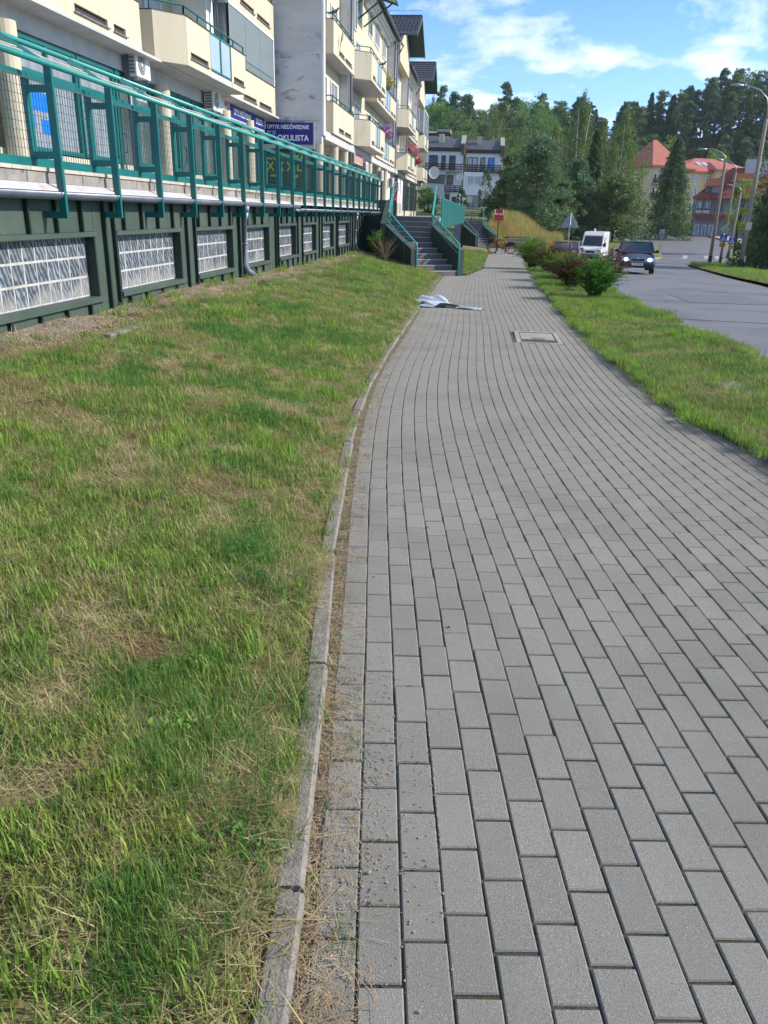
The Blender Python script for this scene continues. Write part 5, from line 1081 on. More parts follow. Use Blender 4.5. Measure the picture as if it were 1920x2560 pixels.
# ================================================================== VEHICLES (front faces -Y, length along +Y)
def loft(mb, sts, mi=0, close=True):
    n = len(sts[0]); vs = [p for s in sts for p in s]; fs = []
    for i in range(len(sts) - 1):
        for k in range(n - 1): fs.append((i * n + k, i * n + k + 1, (i + 1) * n + k + 1, (i + 1) * n + k))
    if close: fs.append(tuple(range(n))); fs.append(tuple(reversed(range((len(sts) - 1) * n, len(sts) * n))))
    return mb.add(vs, fs, mi)
def half_ring(y, zb, zm, zt, wb, wm, wt): pts = [(-wb, y, zb), (-wm, y, (zb + zm) / 2), (-wm * .995, y, zm), (-wt, y, zt), (0, y, zt + .015), (wt, y, zt), (wm * .995, y, zm), (wm, y, (zb + zm) / 2), (wb, y, zb)]; return pts
def car(label, paint, loc, rz, L=4.5, Wd=1.73, H=1.44, hood=1.0, boot=.75, front=True, lit=False, group=None, plate=None):
    t = thing('car', label, 'car', loc, rz, group); w = Wd / 2; zs = .92; b = MB()
    S = [(0.0, .34, .56, .66, w * .80, w * .84, w * .72), (.10, .22, .60, .74, w * .9, w * .95, w * .82), (.45, .2, .66, .82, w * .95, w, w * .84), (hood, .2, .74, zs, w * .96, w, w * .86), (hood + .5, .2, .80, zs + .03, w * .96, w, w * .92), (L * .6, .2, .82, zs + .04, w * .96, w, w * .92), (L - boot, .2, .84, zs + .06, w * .96, w, w * .9), (L - .25, .24, .84, zs + .05, w * .94, w * .98, w * .86), (L, .36, .78, zs - .05, w * .84, w * .9, w * .74)]
    loft(b, [half_ring(*s) for s in S]); body = b.build('body', paint, t, smooth=True); md = body.modifiers.new('sub', 'SUBSURF'); md.levels = md.render_levels = 1
    g = MB(); zr = H - .02; zg = zs + .02
    def gring(y, z, ww, f=0): return [(-ww, y, zg), (-ww * .98, y, (zg + z) / 2), (-ww * .86 if z > zg + .1 else -ww, y, z), (0, y, z + (.02 if z > zg + .1 else 0)), (ww * .86 if z > zg + .1 else ww, y, z), (ww * .98, y, (zg + z) / 2), (ww, y, zg)]
    y0, y1, y2, y3 = hood + .05, hood + .75, L - boot - .75, L - boot + .15
    def slope(pts, ww, m, nm):
        q = MB(); (ya, za), (yb, zb_) = pts; a = .97; q.add([(-ww * a, ya, za), (ww * a, ya, za), (ww * a * .84, yb, zb_), (-ww * a * .84, yb, zb_)], [(0, 1, 2, 3)]); return q.build(nm, m, t)
    loft(g, [[(-w * .9, y0, zg), (-w * .89, y0 + .01, zg + .01), (-w * .88, y0 + .02, zg + .02), (0, y0 + .02, zg + .02), (w * .88, y0 + .02, zg + .02), (w * .89, y0 + .01, zg + .01), (w * .9, y0, zg)], gring(y1, zr - .02, w * .9), gring((y1 + y2) / 2, zr, w * .91), gring(y2, zr - .03, w * .89), [(-w * .86, y3, zg + .05), (-w * .85, y3, zg + .06), (-w * .84, y3, zg + .07), (0, y3, zg + .07), (w * .84, y3, zg + .07), (w * .85, y3, zg + .06), (w * .86, y3, zg + .05)]])
    g.build('greenhouse', 'carglass', t, smooth=False)
    rf = MB(); loft(rf, [[(-w * .79, y1 - .03, zr - .03), (0, y1 - .04, zr + .012), (w * .79, y1 - .03, zr - .03)], [(-w * .8, (y1 + y2) / 2, zr + .005), (0, (y1 + y2) / 2, zr + .04), (w * .8, (y1 + y2) / 2, zr + .005)], [(-w * .78, y2 + .03, zr - .025), (0, y2 + .03, zr + .01), (w * .78, y2 + .03, zr - .025)]], close=False)
    for s in (-1, 1): rf.obox((s * w * .89, y0, zg + .01), (s * w * .785, y1, zr - .02), .06, .04); rf.obox((s * w * .84, y3, zg + .06), (s * w * .77, y2, zr - .02), .09, .05); rf.obox((s * w * .89, (y1 + y2) / 2, zg), (s * w * .79, (y1 + y2) / 2, zr - .01), .07, .05)
    rf.build('roof', paint, t)
    for s in (-1, 1):
        m = MB(); m.tube([(s * (w - .05), hood + .42, zs + .05), (s * (w + .06), hood + .40, zs + .09), (s * (w + .17), hood + .38, zs + .08)], [.03, .075, .06], 8); m.build('wing_mirror', 'black', t, smooth=True)
        hl = MB(); hl.add([(s * w * .42, .0, .60), (s * w * .86, .10, .60), (s * w * .88, .13, .74), (s * w * .46, .05, .74), (s * w * .42, -.05, .605), (s * w * .86, .05, .605), (s * w * .88, .07, .735), (s * w * .46, -.02, .735)], [(0, 1, 2, 3), (4, 5, 6, 7), (0, 4, 5, 1), (1, 5, 6, 2), (2, 6, 7, 3), (3, 7, 4, 0)]); h_ = hl.build('headlight', 'chrome', t)
        if lit: MB().tube([(s * w * .63, .0, .67), (s * w * .63, -.06, .67)], .085, 12).build('bulb', 'lamp', h_)
        MB().box(s * w * .62, s * w * .92, L - .09, L + .02, .70, .92).build('tail_light', 'tail', t)
    gr_ = MB(); gr_.box(-w * .4, w * .4, -.055, .03, .585, .735, 1); gr_.box(-w * .36, w * .36, -.062, -.05, .605, .715, 0); gr_.tube([(0, -.065, .72), (0, -.075, .72)], .045, 10, 1); gr_.build('grille', ['black', 'chrome'], t)
    bp = MB(); bp.box(-w * .9, w * .9, -.02, .12, .30, .50); bp.box(-w * .88, w * .88, L - .1, L + .04, .36, .58); bp.build('bumper', 'black', t, bevel=.03)
    pl_ = MB().box(-.26, .26, -.05, -.03, .40, .515).build('licence_plate', 'plate', t)
    if plate: text_mesh('lettering', plate, .11, 'black', pl_, face_mtx((.02, -.052, .457), (1, 0, 0)), squeeze=.8, ext=.001)
    MB().box(-.26, .26, L + .01, L + .03, .60, .715).build('licence_plate', 'plate', t)
    for y in (.82, L - .85):
        for s in (-1, 1):
            wl = thing('wheel', None, None, (s * (w - .12), y, .30)); wl.parent = t
            MB().tube([(-.1, 0, 0), (.1, 0, 0)], .30, 18).build('tyre', 'rubber', wl); MB().tube([(s * .09, 0, 0), (s * .112, 0, 0)], .19, 12).build('rim', 'chrome', wl)
    it = MB()
    for x in (-.36, .36): it.box(x - .22, x + .22, hood + 1.25, hood + 1.4, .7, 1.12); it.box(x - .12, x + .12, hood + 1.28, hood + 1.38, 1.12, 1.3)
    it.build('seats', 'black', t); return t
car('dark blue saloon car driving towards the viewer with lit headlights', 'carblue', (7.55, 39.3, gr(39.3) - .05), R(-7), plate='GD 207AE', lit=True)
def parkgz(y): return gr(y) - .05
car('red hatchback parked nearest behind the purple bushes, rear to the viewer', 'carred', (6.75, 67.8, parkgz(65)), R(176), L=4.1, H=1.5, boot=.3)
car('silver grey hatchback parked between the red car and the white van', 'carsilver', (8.35, 74.2, parkgz(71)), R(172), L=4.2, H=1.58, boot=.3)
car('dark blue car parked far up the road in front of the hedge', 'carblue', (31.2, 160, gr(160) + .1), R(-35), L=4.3, H=1.5)
def van():
    t = thing('van', 'white high roof panel van parked facing the road beside the silver car', 'van', (10.2, 75.6, parkgz(76)), R(-15)); w = .98; L = 5.2; b = MB()
    prof = [(0, .35), (0, .85), (.12, 1.0), (.85, 1.22), (1.55, 2.2), (1.95, 2.48), (L - .1, 2.5), (L, 2.4), (L, .35)]
    st = []
    for s, sh in ((-1, .0), (-.93, .0)): pass
    n = len(prof)
    vs = [(x, y, z if abs(x) < w * .95 else (z if z < 1.5 else z - .06)) for x in (-w, -w * .9, w * .9, w) for y, z in prof]; fs = []
    for i in range(3):
        for k in range(n - 1): fs.append((i * n + k, i * n + k + 1, (i + 1) * n + k + 1, (i + 1) * n + k))
        fs.append((i * n + n - 1, i * n, (i + 1) * n, (i + 1) * n + n - 1))
    fs += [tuple(range(n)), tuple(reversed(range(3 * n, 4 * n)))]; b.add(vs, fs); b.build('body', 'carwhite', t, bevel=.03)
    q = MB(); q.add([(-w * .86, .90, 1.27), (w * .86, .90, 1.27), (w * .80, 1.5, 2.1), (-w * .80, 1.5, 2.1), (-w * .86, .87, 1.29), (w * .86, .87, 1.29), (w * .80, 1.47, 2.12), (-w * .80, 1.47, 2.12)], [(0, 1, 2, 3), (4, 5, 6, 7), (0, 4, 5, 1), (1, 5, 6, 2), (2, 6, 7, 3), (3, 7, 4, 0)]); q.build('windscreen', 'carglass', t)
    for s in (-1, 1):
        m = MB(); m.xprism([(1.05, 1.25), (2.0, 1.25), (2.0, 2.0), (1.6, 2.0)], s * w, s * (w + .012)); m.build('side_window', 'carglass', t)
        m = MB(); m.box(min(s * w, s * (w + .22)), max(s * w, s * (w + .22)), 1.0, 1.12, 1.2, 1.55); m.build('wing_mirror', 'black', t, bevel=.03)
        MB().box(min(s * .5, s * .92), max(s * .5, s * .92), -.03, .1, .78, 1.0).build('headlight', 'chrome', t)
        sm_ = MB(); [sm_.box(min(s * w, s * (w + .008)), max(s * w, s * (w + .008)), y, y + .02, .5, 2.2) for y in (2.15, 3.3)]; sm_.box(min(s * w, s * (w + .02)), max(s * w, s * (w + .02)), .9, L - .3, .62, .72); sm_.build('trim', 'acdark', t)
        for i, z in enumerate((1.95, 1.82, 1.68, 1.55)): MB().box(min(s * w, s * (w + .01)), max(s * w, s * (w + .01)), 2.5, 2.72, z, z + .07).build('lettering', 'yellow', t)
        for y in (.95, L - 1.05):
            wl = thing('wheel', None, None, (s * (w - .12), y, .34)); wl.parent = t; MB().tube([(-.11, 0, 0), (.13, 0, 0)], .36, 18).build('tyre', 'rubber', wl); MB().tube([(s * .10, 0, 0), (s * .135, 0, 0)], .2, 12).build('rim', 'acdark', wl)
    m = MB(); m.box(-w * .9, w * .9, -.06, .12, .35, .62); m.build('bumper', 'acdark', t, bevel=.03); m = MB(); m.box(-.4, .4, -.02, .03, .70, .88); m.build('grille', 'black', t)
    m = MB(); m.tube([(-.2, 3.2, 2.5), (-.2, 3.2, 2.75)], [.09, .07], 10); m.build('roof_vent', 'plate', t); return t
van()

# ================================================================== POLES AND SIGNS
def lamp_post(label, base, top, arm, group='concrete street lamps', r0=.17, r1=.11):
    t = thing('street_lamp', label, 'street lamp', base, 0, group); b = Vector(base); tp = Vector(top) - b
    MB().tube([(0, 0, 0), tp * .5, tp], [r0, (r0 + r1) / 2, r1], 10).build('pole', 'poleconc', t, smooth=True)
    MB().tube([(0, 0, -.1), tp * .075], [r0 + .012, r0 + .008], 10).build('black_base', 'black', t)
    pts = [tp - Vector((0, 0, .3))] + [Vector(a) - b for a in arm]; MB().tube(pts, .045, 6).build('arm', 'galv', t, smooth=True)
    e = pts[-1]; dr = (pts[-1] - pts[-2]).normalized(); MB().tube([e - dr * .1, e + dr * .25, e + dr * .7], [.05, .11, .05], 8).build('lamp_head', 'galv', t, smooth=True); return t
lp = lamp_post('nearest concrete street lamp on the grass island, right of all others', (17.5, 56.2, -1.44), (17.43, 56.2, 7.6), [(17.42, 56.2, 8.2), (17.25, 56.2, 8.75), (16.73, 56.2, 9.2), (16.0, 56.2, 9.42), (15.6, 56.2, 9.44)])
MB().box(-.18, .18, -.2, -.15, 2.5, 3.0).build('notice', 'tile', lp); MB().box(.12, .24, -.1, .1, .5, .9).build('junction_cover', 'tile', lp)
lamp_post('second street lamp, dark leaning pole at the tip of the grass island', (21.5, 78, -2.08), (21.36, 78, 6.6), [(21.3, 78, 6.95), (20.82, 78, 7.3), (20.0, 78, 7.52), (19.5, 78, 7.5)])
lamp_post('slim street lamp right behind the crossing signs', (22.3, 77.6, -2.05), (22.3, 77.6, 5.7), [(22.25, 77.6, 6.1), (21.8, 77.6, 6.45), (21.0, 77.6, 6.6)], r0=.13, r1=.08)
lamp_post('shorter street lamp with a curved arm in front of the yellow tree', (27.78, 94, -2.12), (27.9, 94, 4.5), [(27.9, 94, 4.8), (27.6, 94, 5.1), (27, 94, 5.2)])
lamp_post('far street lamp beside the half timbered house', (38.82, 157, -.64), (38.7, 157, 7.0), [(38.6, 157, 7.6), (38, 157, 8.1), (37.2, 157, 8.2)])
def post(t, h, r=.03, m='galv', x=0): MB().tube([(x, 0, 0), (x, 0, h)], r, 8).build('post', m, t, smooth=True)
def rtri(s): h = s * .866; return [(-s / 2, -h / 3), (s / 2, -h / 3), (0, h * 2 / 3)]
ts = thing('warning_sign', 'back of a grey triangular warning sign on a leaning galvanised post', 'road sign', (4.62, 43, verge_z(4.6, 43) - .03), 0)
m = MB(); m.yprism([(-.42, 1.72), (.42, 1.72), (.44, 1.78), (.03, 2.46), (-.03, 2.46), (-.44, 1.78)], .03, .05); m.build('sign_plate', 'signback', ts, bevel=.004)
m = MB(); m.obox((-.36, .025, 1.88), (.36, .025, 1.88), .012, .05); m.obox((-.17, .025, 2.18), (.17, .025, 2.18), .012, .04); m.build('brace', 'galv', ts); post(ts, 2.45, .035)
def cross_sign(label, x, y, ztop, gnd, diamond, s=.6):
    t = thing('crossing_sign', label, 'road sign', (x, y, gnd), 0); h = ztop - gnd
    MB().box(-s / 2, s / 2, 0, .03, h - s, h).build('blue_plate', 'blue', t); m = MB(); c = h - s / 2; m.add([(-s * .4, -.004, c - s * .34), (s * .4, -.004, c - s * .34), (0, -.004, c + s * .38)], [(0, 1, 2)]); m.build('white_triangle', 'whitev', t)
    m = MB(); m.obox((0, -.008, c - .02), (.03, -.008, c + .1), .05, .004, up=(0, 1, 0)); m.obox((-.02, -.008, c), (-.1, -.008, c - s * .26), .04, .004, up=(0, 1, 0)); m.obox((.0, -.008, c), (.1, -.008, c - s * .26), .04, .004, up=(0, 1, 0)); m.tube([(.04, -.01, c + .12), (.04, -.004, c + .12)], .035, 8); m.build('walking_figure', 'black', t)
    MB().box(-s * .42, s * .42, 0, .03, h - s - .45, h - s - .06).build('yellow_plate', 'yellow', t)
    m = MB(); z = h - s - .25
    for a, b in (((-.02, z + .08), (.02, z - .02)), ((.02, z - .02), (-.06, z - .14)), ((.02, z - .02), (.1, z - .13)), ((-.1, z + .02), (.1, z + .05))): m.obox((a[0], -.008, a[1]), (b[0], -.008, b[1]), .05, .004, up=(0, 1, 0))
    m.build('children_figures', 'black', t)
    if diamond: q = .42; m = MB(); m.yprism([(0, h + .02), (q, h + .02 + q), (0, h + .02 + 2 * q), (-q, h + .02 + q)], 0, .03); m.build('diamond_plate', 'signback2', t)
    post(t, h + (.5 if diamond else 0), .035); return t
M['signback2'] = mat('pale_sign_back', (.5, .55, .52), .4)
cross_sign('blue pedestrian crossing sign with a yellow plate under a diamond plate', 21.5, 75, .50, -2.05, True); cross_sign('smaller blue pedestrian crossing sign with a yellow plate, beside the slim lamp', 23.75, 80, .2, -2.1, False)
cross_sign('far blue crossing sign in front of the big spruce', 23.3, 120, 2.57, -1.6, False)
def back_sign(label, x, y, gnd, shapes, h, r=.03):
    t = thing('road_sign', label, 'road sign', (x, y, gnd)); 
    for k in shapes:
        m = MB()
        if k[0] == 'o': m.tube([(0, .02, k[1]), (0, .05, k[1])], k[2], 10)
        elif k[0] == 'd': m.yprism([(0, k[1] - k[2]), (k[2], k[1]), (0, k[1] + k[2]), (-k[2], k[1])], .02, .05)
        else: m.box(-k[2], k[2], .02, .05, k[1] - k[3], k[1] + k[3])
        m.build('sign_plate', 'signback', t)
    post(t, h, r); return t
back_sign('grey backs of a round and a square sign left of the blue saloon', 18.3, 100, -2.05, [('o', 2.35, .45), ('r', 1.55, .38, .5)], 2.8)
back_sign('grey back of a diamond sign above the blue saloon roof', 19.3, 101, -2.0, [('d', 3.0, .42)], 3.3)
back_sign('grey back of a small square sign on the kerb left of the crossing', 22, 102, -2.02, [('r', 2.15, .32, .36), ('o', 1.7, .26)], 2.5)
bo = thing('bollard', 'squat dark grey concrete bollard on the far kerb left of the saloon', 'bollard', (13.3, 82, gr(82))); MB().tube([(0, 0, 0), (0, 0, .9), (0, 0, .95)], [.38, .34, .3], 6).build('block', 'acdark', bo)
tp_ = thing('lamp_pole', 'thin grey lamp pole rising behind the white van', 'pole', (14.6, 95, -2)); MB().tube([(0, 0, 0), (.15, 0, 5.4)], [.07, .04], 8).build('pole', 'galv', tp_); MB().tube([(.15, 0, 5.4), (.3, -.2, 5.55)], .06, 6).build('lamp_head', 'pvc', tp_)
# ================================================================== FAR HOUSES
K = 1.22
def hx(x): return x * K
def hz(z): return EYE + (z - EYE) * K
def rail_boards(parent, x0, x1, y, z0, z1, n=3, m='brownwood', side=None):
    b = MB()
    for i in range(n): z = z0 + (z1 - z0) * (i + .35) / n; b.box(x0, x1, y - .05, y, z, z + (z1 - z0) * .52 / n)
    for i in range(4): x = x0 + (x1 - x0) * i / 3; b.box(x - .06, x + .06, y - .002, y + .06, z0, z1)
    b.build('balcony_railing', m, parent)
def terrace_house(label, x0, x1, y0, left, mirror):
    t = thing('terraced_house', label, 'house'); a, b = hx(x0), hx(x1); ze = 9.28 if left else 9.25; zr = 11.2
    MB().box(a, b, y0, y0 + 10, -1, hz(ze)).build('wall', 'white', t)
    MB().box(a + .02, b - .02, y0 - .35, y0 + 1, hz(ze), hz(ze + .45)).build('fascia', 'brownwood', t)
    r = MB(); r.add([(a, y0 - .3, hz(ze + .46)), (b, y0 - .3, hz(ze + .46)), (b, y0 + 5, hz(zr)), (a, y0 + 5, hz(zr)), (a, y0 + 10, hz(ze)), (b, y0 + 10, hz(ze))], [(0, 1, 2, 3), (3, 2, 5, 4)]); r.build('roof', 'bitumen', t)
    f = MB(); xx = b; pr_ = [(y0 - .7, hz(ze - .35)), (y0 - .7, hz(10.12)), (y0 + 5.6, hz(11.5)), (y0 + 6, hz(11.2)), (y0 + 6, hz(ze - .35))]; f.xprism(pr_, xx - .3, xx + .22); f.build('fire_wall', 'brownshingle', t)
    c = MB(); c.add([(xx - .42, y0 - .72, hz(10.13)), (xx + .3, y0 - .72, hz(10.13)), (xx + .3, y0 + 5.6, hz(11.52)), (xx - .42, y0 + 5.6, hz(11.52)), (xx - .42, y0 - .72, hz(10.25)), (xx + .3, y0 - .72, hz(10.25)), (xx + .3, y0 + 5.6, hz(11.64)), (xx - .42, y0 + 5.6, hz(11.64))], [(0, 3, 2, 1), (4, 5, 6, 7), (0, 1, 5, 4), (1, 2, 6, 5), (2, 3, 7, 6), (3, 0, 4, 7)]); c.build('coping', 'concrete', t)
    for cx in ((-5.8,) if left else (-.72,)):
        MB().box(hx(cx - .33), hx(cx + .33), y0 + 2.2, y0 + 3.4, hz(10.2), hz(11.55)).build('chimney', 'tile', t); MB().box(hx(cx - .38), hx(cx + .38), y0 + 2.1, y0 + 3.5, hz(11.55), hz(11.66)).build('chimney_cap', 'brownwood', t)
    return t
def fw(t, x0, x1, z0, z1, y, pn='pane', nx=1, fr='brownwood'): win(t, (hx(x0), y, hz(z0)), (1, 0, 0), hx(x1) - hx(x0), hz(z1) - hz(z0), fr, pn, nx, 1, .10, .05)
YL, YR = 137, 139.6
hl = terrace_house('white terraced house with a brown balcony and two white satellite details, left of its neighbour', -7.6, -2.75, YL, True, False)
hl['label'] = 'left white terraced house with a long brown balcony and a red door'
for x0, x1, nx in ((-7.25, -6.05, 2), (-5.6, -5.0, 1), (-4.55, -3.7, 1)): fw(hl, x0, x1, 6.95, 8.8, YL - .06, 'pane', nx)
MB().box(hx(-7.6), hx(-2.8), YL - 1.1, YL, hz(6.78), hz(6.95)).build('balcony_slab', 'concrete', hl); rail_boards(hl, hx(-7.6), hx(-2.8), YL - 1.1, hz(6.95), hz(7.8))
MB().box(hx(-7.3), hx(-4.9), YL - 1.0, YL, hz(3.0), hz(5.3)).build('lower_bay', 'greyrender2' if 'greyrender2' in M else 'soffit', hl); MB().box(hx(-7.3), hx(-4.9), YL - 1.05, YL, hz(6.4), hz(6.78)).build('lintel', 'soffit', hl)
fw(hl, -7.25, -5.0, 5.3, 6.35, YL - .9, 'pane', 3); fw(hl, -4.7, -3.9, 5.25, 6.4, YL - .06, 'pane', 1); rail_boards(hl, hx(-4.95), hx(-2.85), YL - 1.0, hz(4.5), hz(5.17)); MB().box(hx(-4.95), hx(-2.85), YL - 1.0, YL, hz(4.38), hz(4.5)).build('balcony_slab', 'brownwood', hl)
fw(hl, -7.2, -6.3, 2.8, 4.0, YL - 1.06, 'pane', 1); fw(hl, -5.0, -4.3, 3.0, 4.0, YL - .06, 'pane', 1)
MB().box(hx(-4.15), hx(-2.9), YL - .5, YL, hz(2.7), hz(4.3)).build('porch', 'white', hl); MB().box(hx(-3.95), hx(-3.3), YL - .54, YL - .48, hz(2.7), hz(3.75)).build('door', mat('maroon_door', (.12, .02, .02), .5), hl)
dish('satellite_dish', 'small white satellite dish on the left white house', (hx(-3.05), YL - .5, hz(6.2)), R(190), .62)
drain(hl, hx(-2.72), YL - .25, 0, hz(9.2), .06)
hr = terrace_house('right white terraced house with a blue blind and a wide lower window', -2.35, 2.45, YR, False, True)
for x0, x1, nx, pn in ((-2.2, -.8, 2, 'pane2'), (-.45, .2, 1, 'pane'), (.6, 1.45, 1, 'blueblind')):
    if pn == 'blueblind': M[pn] = mat('blue_blind', (.06, .24, .62), .5)
    fw(hr, x0, x1, 6.95, 8.78, YR - .06, pn, nx)
MB().box(hx(-2.65), hx(2.3), YR - 1.1, YR, hz(6.9), hz(7.05)).build('balcony_slab', 'brownwood', hr); rail_boards(hr, hx(-2.65), hx(2.3), YR - 1.1, hz(7.05), hz(7.85))
MB().box(hx(-2.55), hx(.15), YR - 1.15, YR, 0, hz(6.9)).build('lower_bay', 'white', hr); fw(hr, -2.05, -.05, 5.35, 6.45, YR - 1.21, 'pane2', 2, 'pvc'); fw(hr, -2.0, -.15, 2.5, 4.0, YR - 1.21, 'pane', 2)
MB().box(hx(-2.0), hx(-1.1), YR - 1.24, YR - 1.2, hz(3.1), hz(4.0)).build('wooden_blind', 'tile', hr); drain(hr, hx(2.5), YR - .25, 0, hz(9.2), .06)
tb = thing('flat_roofed_house', 'beige flat roofed house showing above the left white house', 'house'); MB().box(-24, -6.9, 165, 176, 0, 15.6).build('wall', 'yellowwall', tb); MB().box(-24.3, -6.6, 164.5, 176, 15.6, 16.1).build('fascia', 'brownwood', tb); MB().add([(-24.2, 164.6, 16.1), (-6.7, 164.6, 16.1), (-6.7, 176, 17.3), (-24.2, 176, 17.3)], [(0, 1, 2, 3)]).build('roof', mat('pale_roof', (.36, .38, .42), .4), tb); MB().box(-9.4, -6.75, 164.9, 172, 16.3, 16.8).build('parapet', 'concrete', tb)
# yellow apartment house with red roofs
yb = thing('yellow_apartment_house', 'pale yellow apartment house with bright red hipped roofs and a corner turret', 'building')
MB().box(31.6, 47, 140, 152, -1, 8.9).build('wall', 'yellowwall', yb); MB().box(24.9, 29.4, 137.5, 152, -1, 9.45).build('turret_wall', 'yellowwall', yb); MB().box(29.4, 31.6, 142, 152, -1, 8.9).build('wall', 'yellowwall', yb); MB().box(37.1, 41, 138.6, 152, -1, 9.3).build('projecting_bay', 'yellowwall', yb)
def hip(x0, x1, y0, y1, z0, z1, m, name='roof', rx=None, ov=.5):
    x0 -= ov; x1 += ov; y0 -= ov; y1 += ov; i = rx if rx is not None else min((x1 - x0), (y1 - y0)) / 2; ym = (y0 + y1) / 2
    b = MB(); b.add([(x0, y0, z0), (x1, y0, z0), (x1, y1, z0), (x0, y1, z0), (x0 + i, ym, z1), (x1 - i, ym, z1), (x0, y0, z0 - .25), (x1, y0, z0 - .25), (x1, y1, z0 - .25), (x0, y1, z0 - .25)], [(0, 1, 5, 4), (1, 2, 5), (2, 3, 4, 5), (3, 0, 4), (6, 7, 1, 0), (7, 8, 2, 1), (9, 6, 0, 3), (8, 9, 3, 2), (9, 8, 7, 6)]); return b.build(name, m, yb)
hip(31.6, 47, 140, 152, 9.05, 11.4, 'redroof'); hip(24.9, 29.4, 137.5, 146, 9.5, 13.4, 'redroof', rx=2.4); hip(30.0, 33, 139.4, 148, 9.3, 11.9, 'redroof', rx=1.6); hip(37.1, 41, 138.6, 148, 9.4, 10.7, 'redroof', rx=2)
for x0, z0, w, h, pn in ((33.7, 7.55, 1.15, .95, 'pane2'), (33.7, 5.5, 1.15, 1.0, 'pane2'), (36.0, 7.55, 1.1, .95, 'pane2'), (33.7, 3.4, 1.15, 1.0, 'pane'), (32.1, 6.9, .8, 1.5, 'pane')): win(yb, (x0, 139.94, z0), (1, 0, 0), w, h, 'pvc', pn, 2, 1, .08, .05)
for z0 in (6.9, 4.9): win(yb, (25.1, 137.44, z0), (1, 0, 0), .6, 1.4, 'pvc', 'pane', 1, 1, .08, .05); rail_boards(yb, 24.9, 26.4, 136.9, z0 - .1, z0 + .6); MB().box(24.9, 26.4, 136.9, 137.5, z0 - .2, z0 - .1).build('balcony_slab', 'concrete', yb)
for x in (36.0, 37.1): q = MB(); q.add([(x, 142.2, 10.02), (x + .8, 142.2, 10.02), (x + .8, 143.6, 10.6), (x, 143.6, 10.6)], [(0, 1, 2, 3)]); q.build('skylight', 'blind', yb, loc=(0, 0, .06))
_c, _s = math.cos(R(20)), math.sin(R(20)); yb.rotation_euler = (0, 0, R(20)); yb.location = (33.5 - (33.5 * _c - 140 * _s), 140 - (33.5 * _s + 140 * _c), 0)
# half timbered grey house
gh = thing('half_timbered_house', 'grey half timbered house with steep dark red roofs and orange dormers', 'house')
MB().box(29.5, 38, 118.4, 130, -1.8, 4.7).build('wall', 'greyrender', gh); MB().box(29.4, 31.5, 117.6, 118.4, 2.4, 4.7).build('timber_bay', 'soffit', gh); MB().box(29.3, 34, 117.2, 118.4, 1.9, 2.4).build('awning', 'redroof2', gh)
t_ = MB()
for x in (29.45, 30.4, 31.4): t_.box(x, x + .09, 117.55, 117.6, 2.4, 4.7)
for z in (2.45, 3.0, 4.2): t_.box(29.45, 31.49, 117.54, 117.59, z, z + .09)
t_.build('timber_frame', 'brownwood', gh); win(gh, (29.7, 117.56, 3.1), (1, 0, 0), .65, 1.0, 'brownwood', 'pane2', 1, 1, .07); win(gh, (30.6, 117.56, 3.1), (1, 0, 0), .65, 1.0, 'brownwood', 'pane2', 1, 1, .07); win(gh, (32.2, 118.34, 2.9), (1, 0, 0), .7, 1.2, 'brownwood', 'pane', 1, 1, .07)
for i in range(3): win(gh, (29.8 + i * .9, 118.34, -.9), (1, 0, 0), .6, 2.0, 'pvc', 'pane2', 1, 1, .08)
r = MB(); r.add([(28.9, 117.3, 4.55), (38.8, 117.3, 4.55), (38.8, 123.2, 8.6), (33.6, 123.2, 8.6), (33.2, 130, 5.5), (38.8, 130, 5.5), (28.9, 117.3, 4.35), (38.8, 117.3, 4.35)], [(0, 1, 2, 3), (0, 3, 4), (3, 2, 5, 4), (6, 7, 1, 0)]); r.build('roof', 'redroof2', gh)
for x0, x1, zt, y0 in ((30.2, 32.4, 7.0, 118.0), (33.6, 36.1, 7.75, 119.5)):
    d = MB(); d.box(x0 + .25, x1 - .1, y0 + .3, y0 + 5, 4.9, zt - 1.0); d.build('dormer_wall', 'greyrender', gh); d = MB(); xm = x0 + .9
    d.add([(x0 - .1, y0, zt - 1.15), (x0 + .35, y0 - .1, zt), (x1 + .2, y0 - .1, zt), (x1 + .2, y0 - .2, zt - .95), (x0 + .4, y0 - .2, zt - 1.0), (x0 + .35, y0 + 5, zt), (x1 + .2, y0 + 5, zt), (x0 - .1, y0 + 5, zt - 1.15)], [(4, 3, 2, 1), (0, 1, 5, 7), (1, 2, 6, 5), (0, 4, 1)]); d.build('dormer_roof', 'orangeroof', gh); win(gh, (x0 + .5, y0 + .24, zt - 1.9), (1, 0, 0), .5, .8, 'brownwood', 'pane', 1, 1, .06)
MB().box(35.2, 37.9, 121.5, 124, 7.2, 9.6).build('chimney', 'soffit', gh); ct = MB(); [ct.box(35.3 + i * .42, 35.5 + i * .42, 122.2, 122.5, 9.6, 9.95) for i in range(6)]; ct.build('chimney_pots', 'acdark', gh)
bwl = thing('brick_boundary_wall', 'low red brick boundary wall along the far pavement', 'wall', (0, 0, 0)); o = MB(); o.obox((34.5, 158, .1), (39.0, 149.5, -.1), .3, 1.5); o.build('wall', 'redroof2', bwl); o = MB(); o.obox((34.5, 158, .87), (39.0, 149.5, .67), .4, .1); o.build('coping', 'brownwood', bwl)

for o_, k_ in ((gh, 1.26), (yb, 1.22)):      # both stand on the rise beyond the dip of the road
    if o_ is gh: _c, _s = math.cos(R(-13)), math.sin(R(-13)); gh.rotation_euler = (0, 0, R(-13)); gh.location = (29.5 - (29.5 * _c - 118.4 * _s), 118.4 - (29.5 * _s + 118.4 * _c), 0)
    o_.scale = (k_,) * 3; o_.location = (o_.location.x * k_, o_.location.y * k_, EYE + (o_.location.z - EYE) * k_)
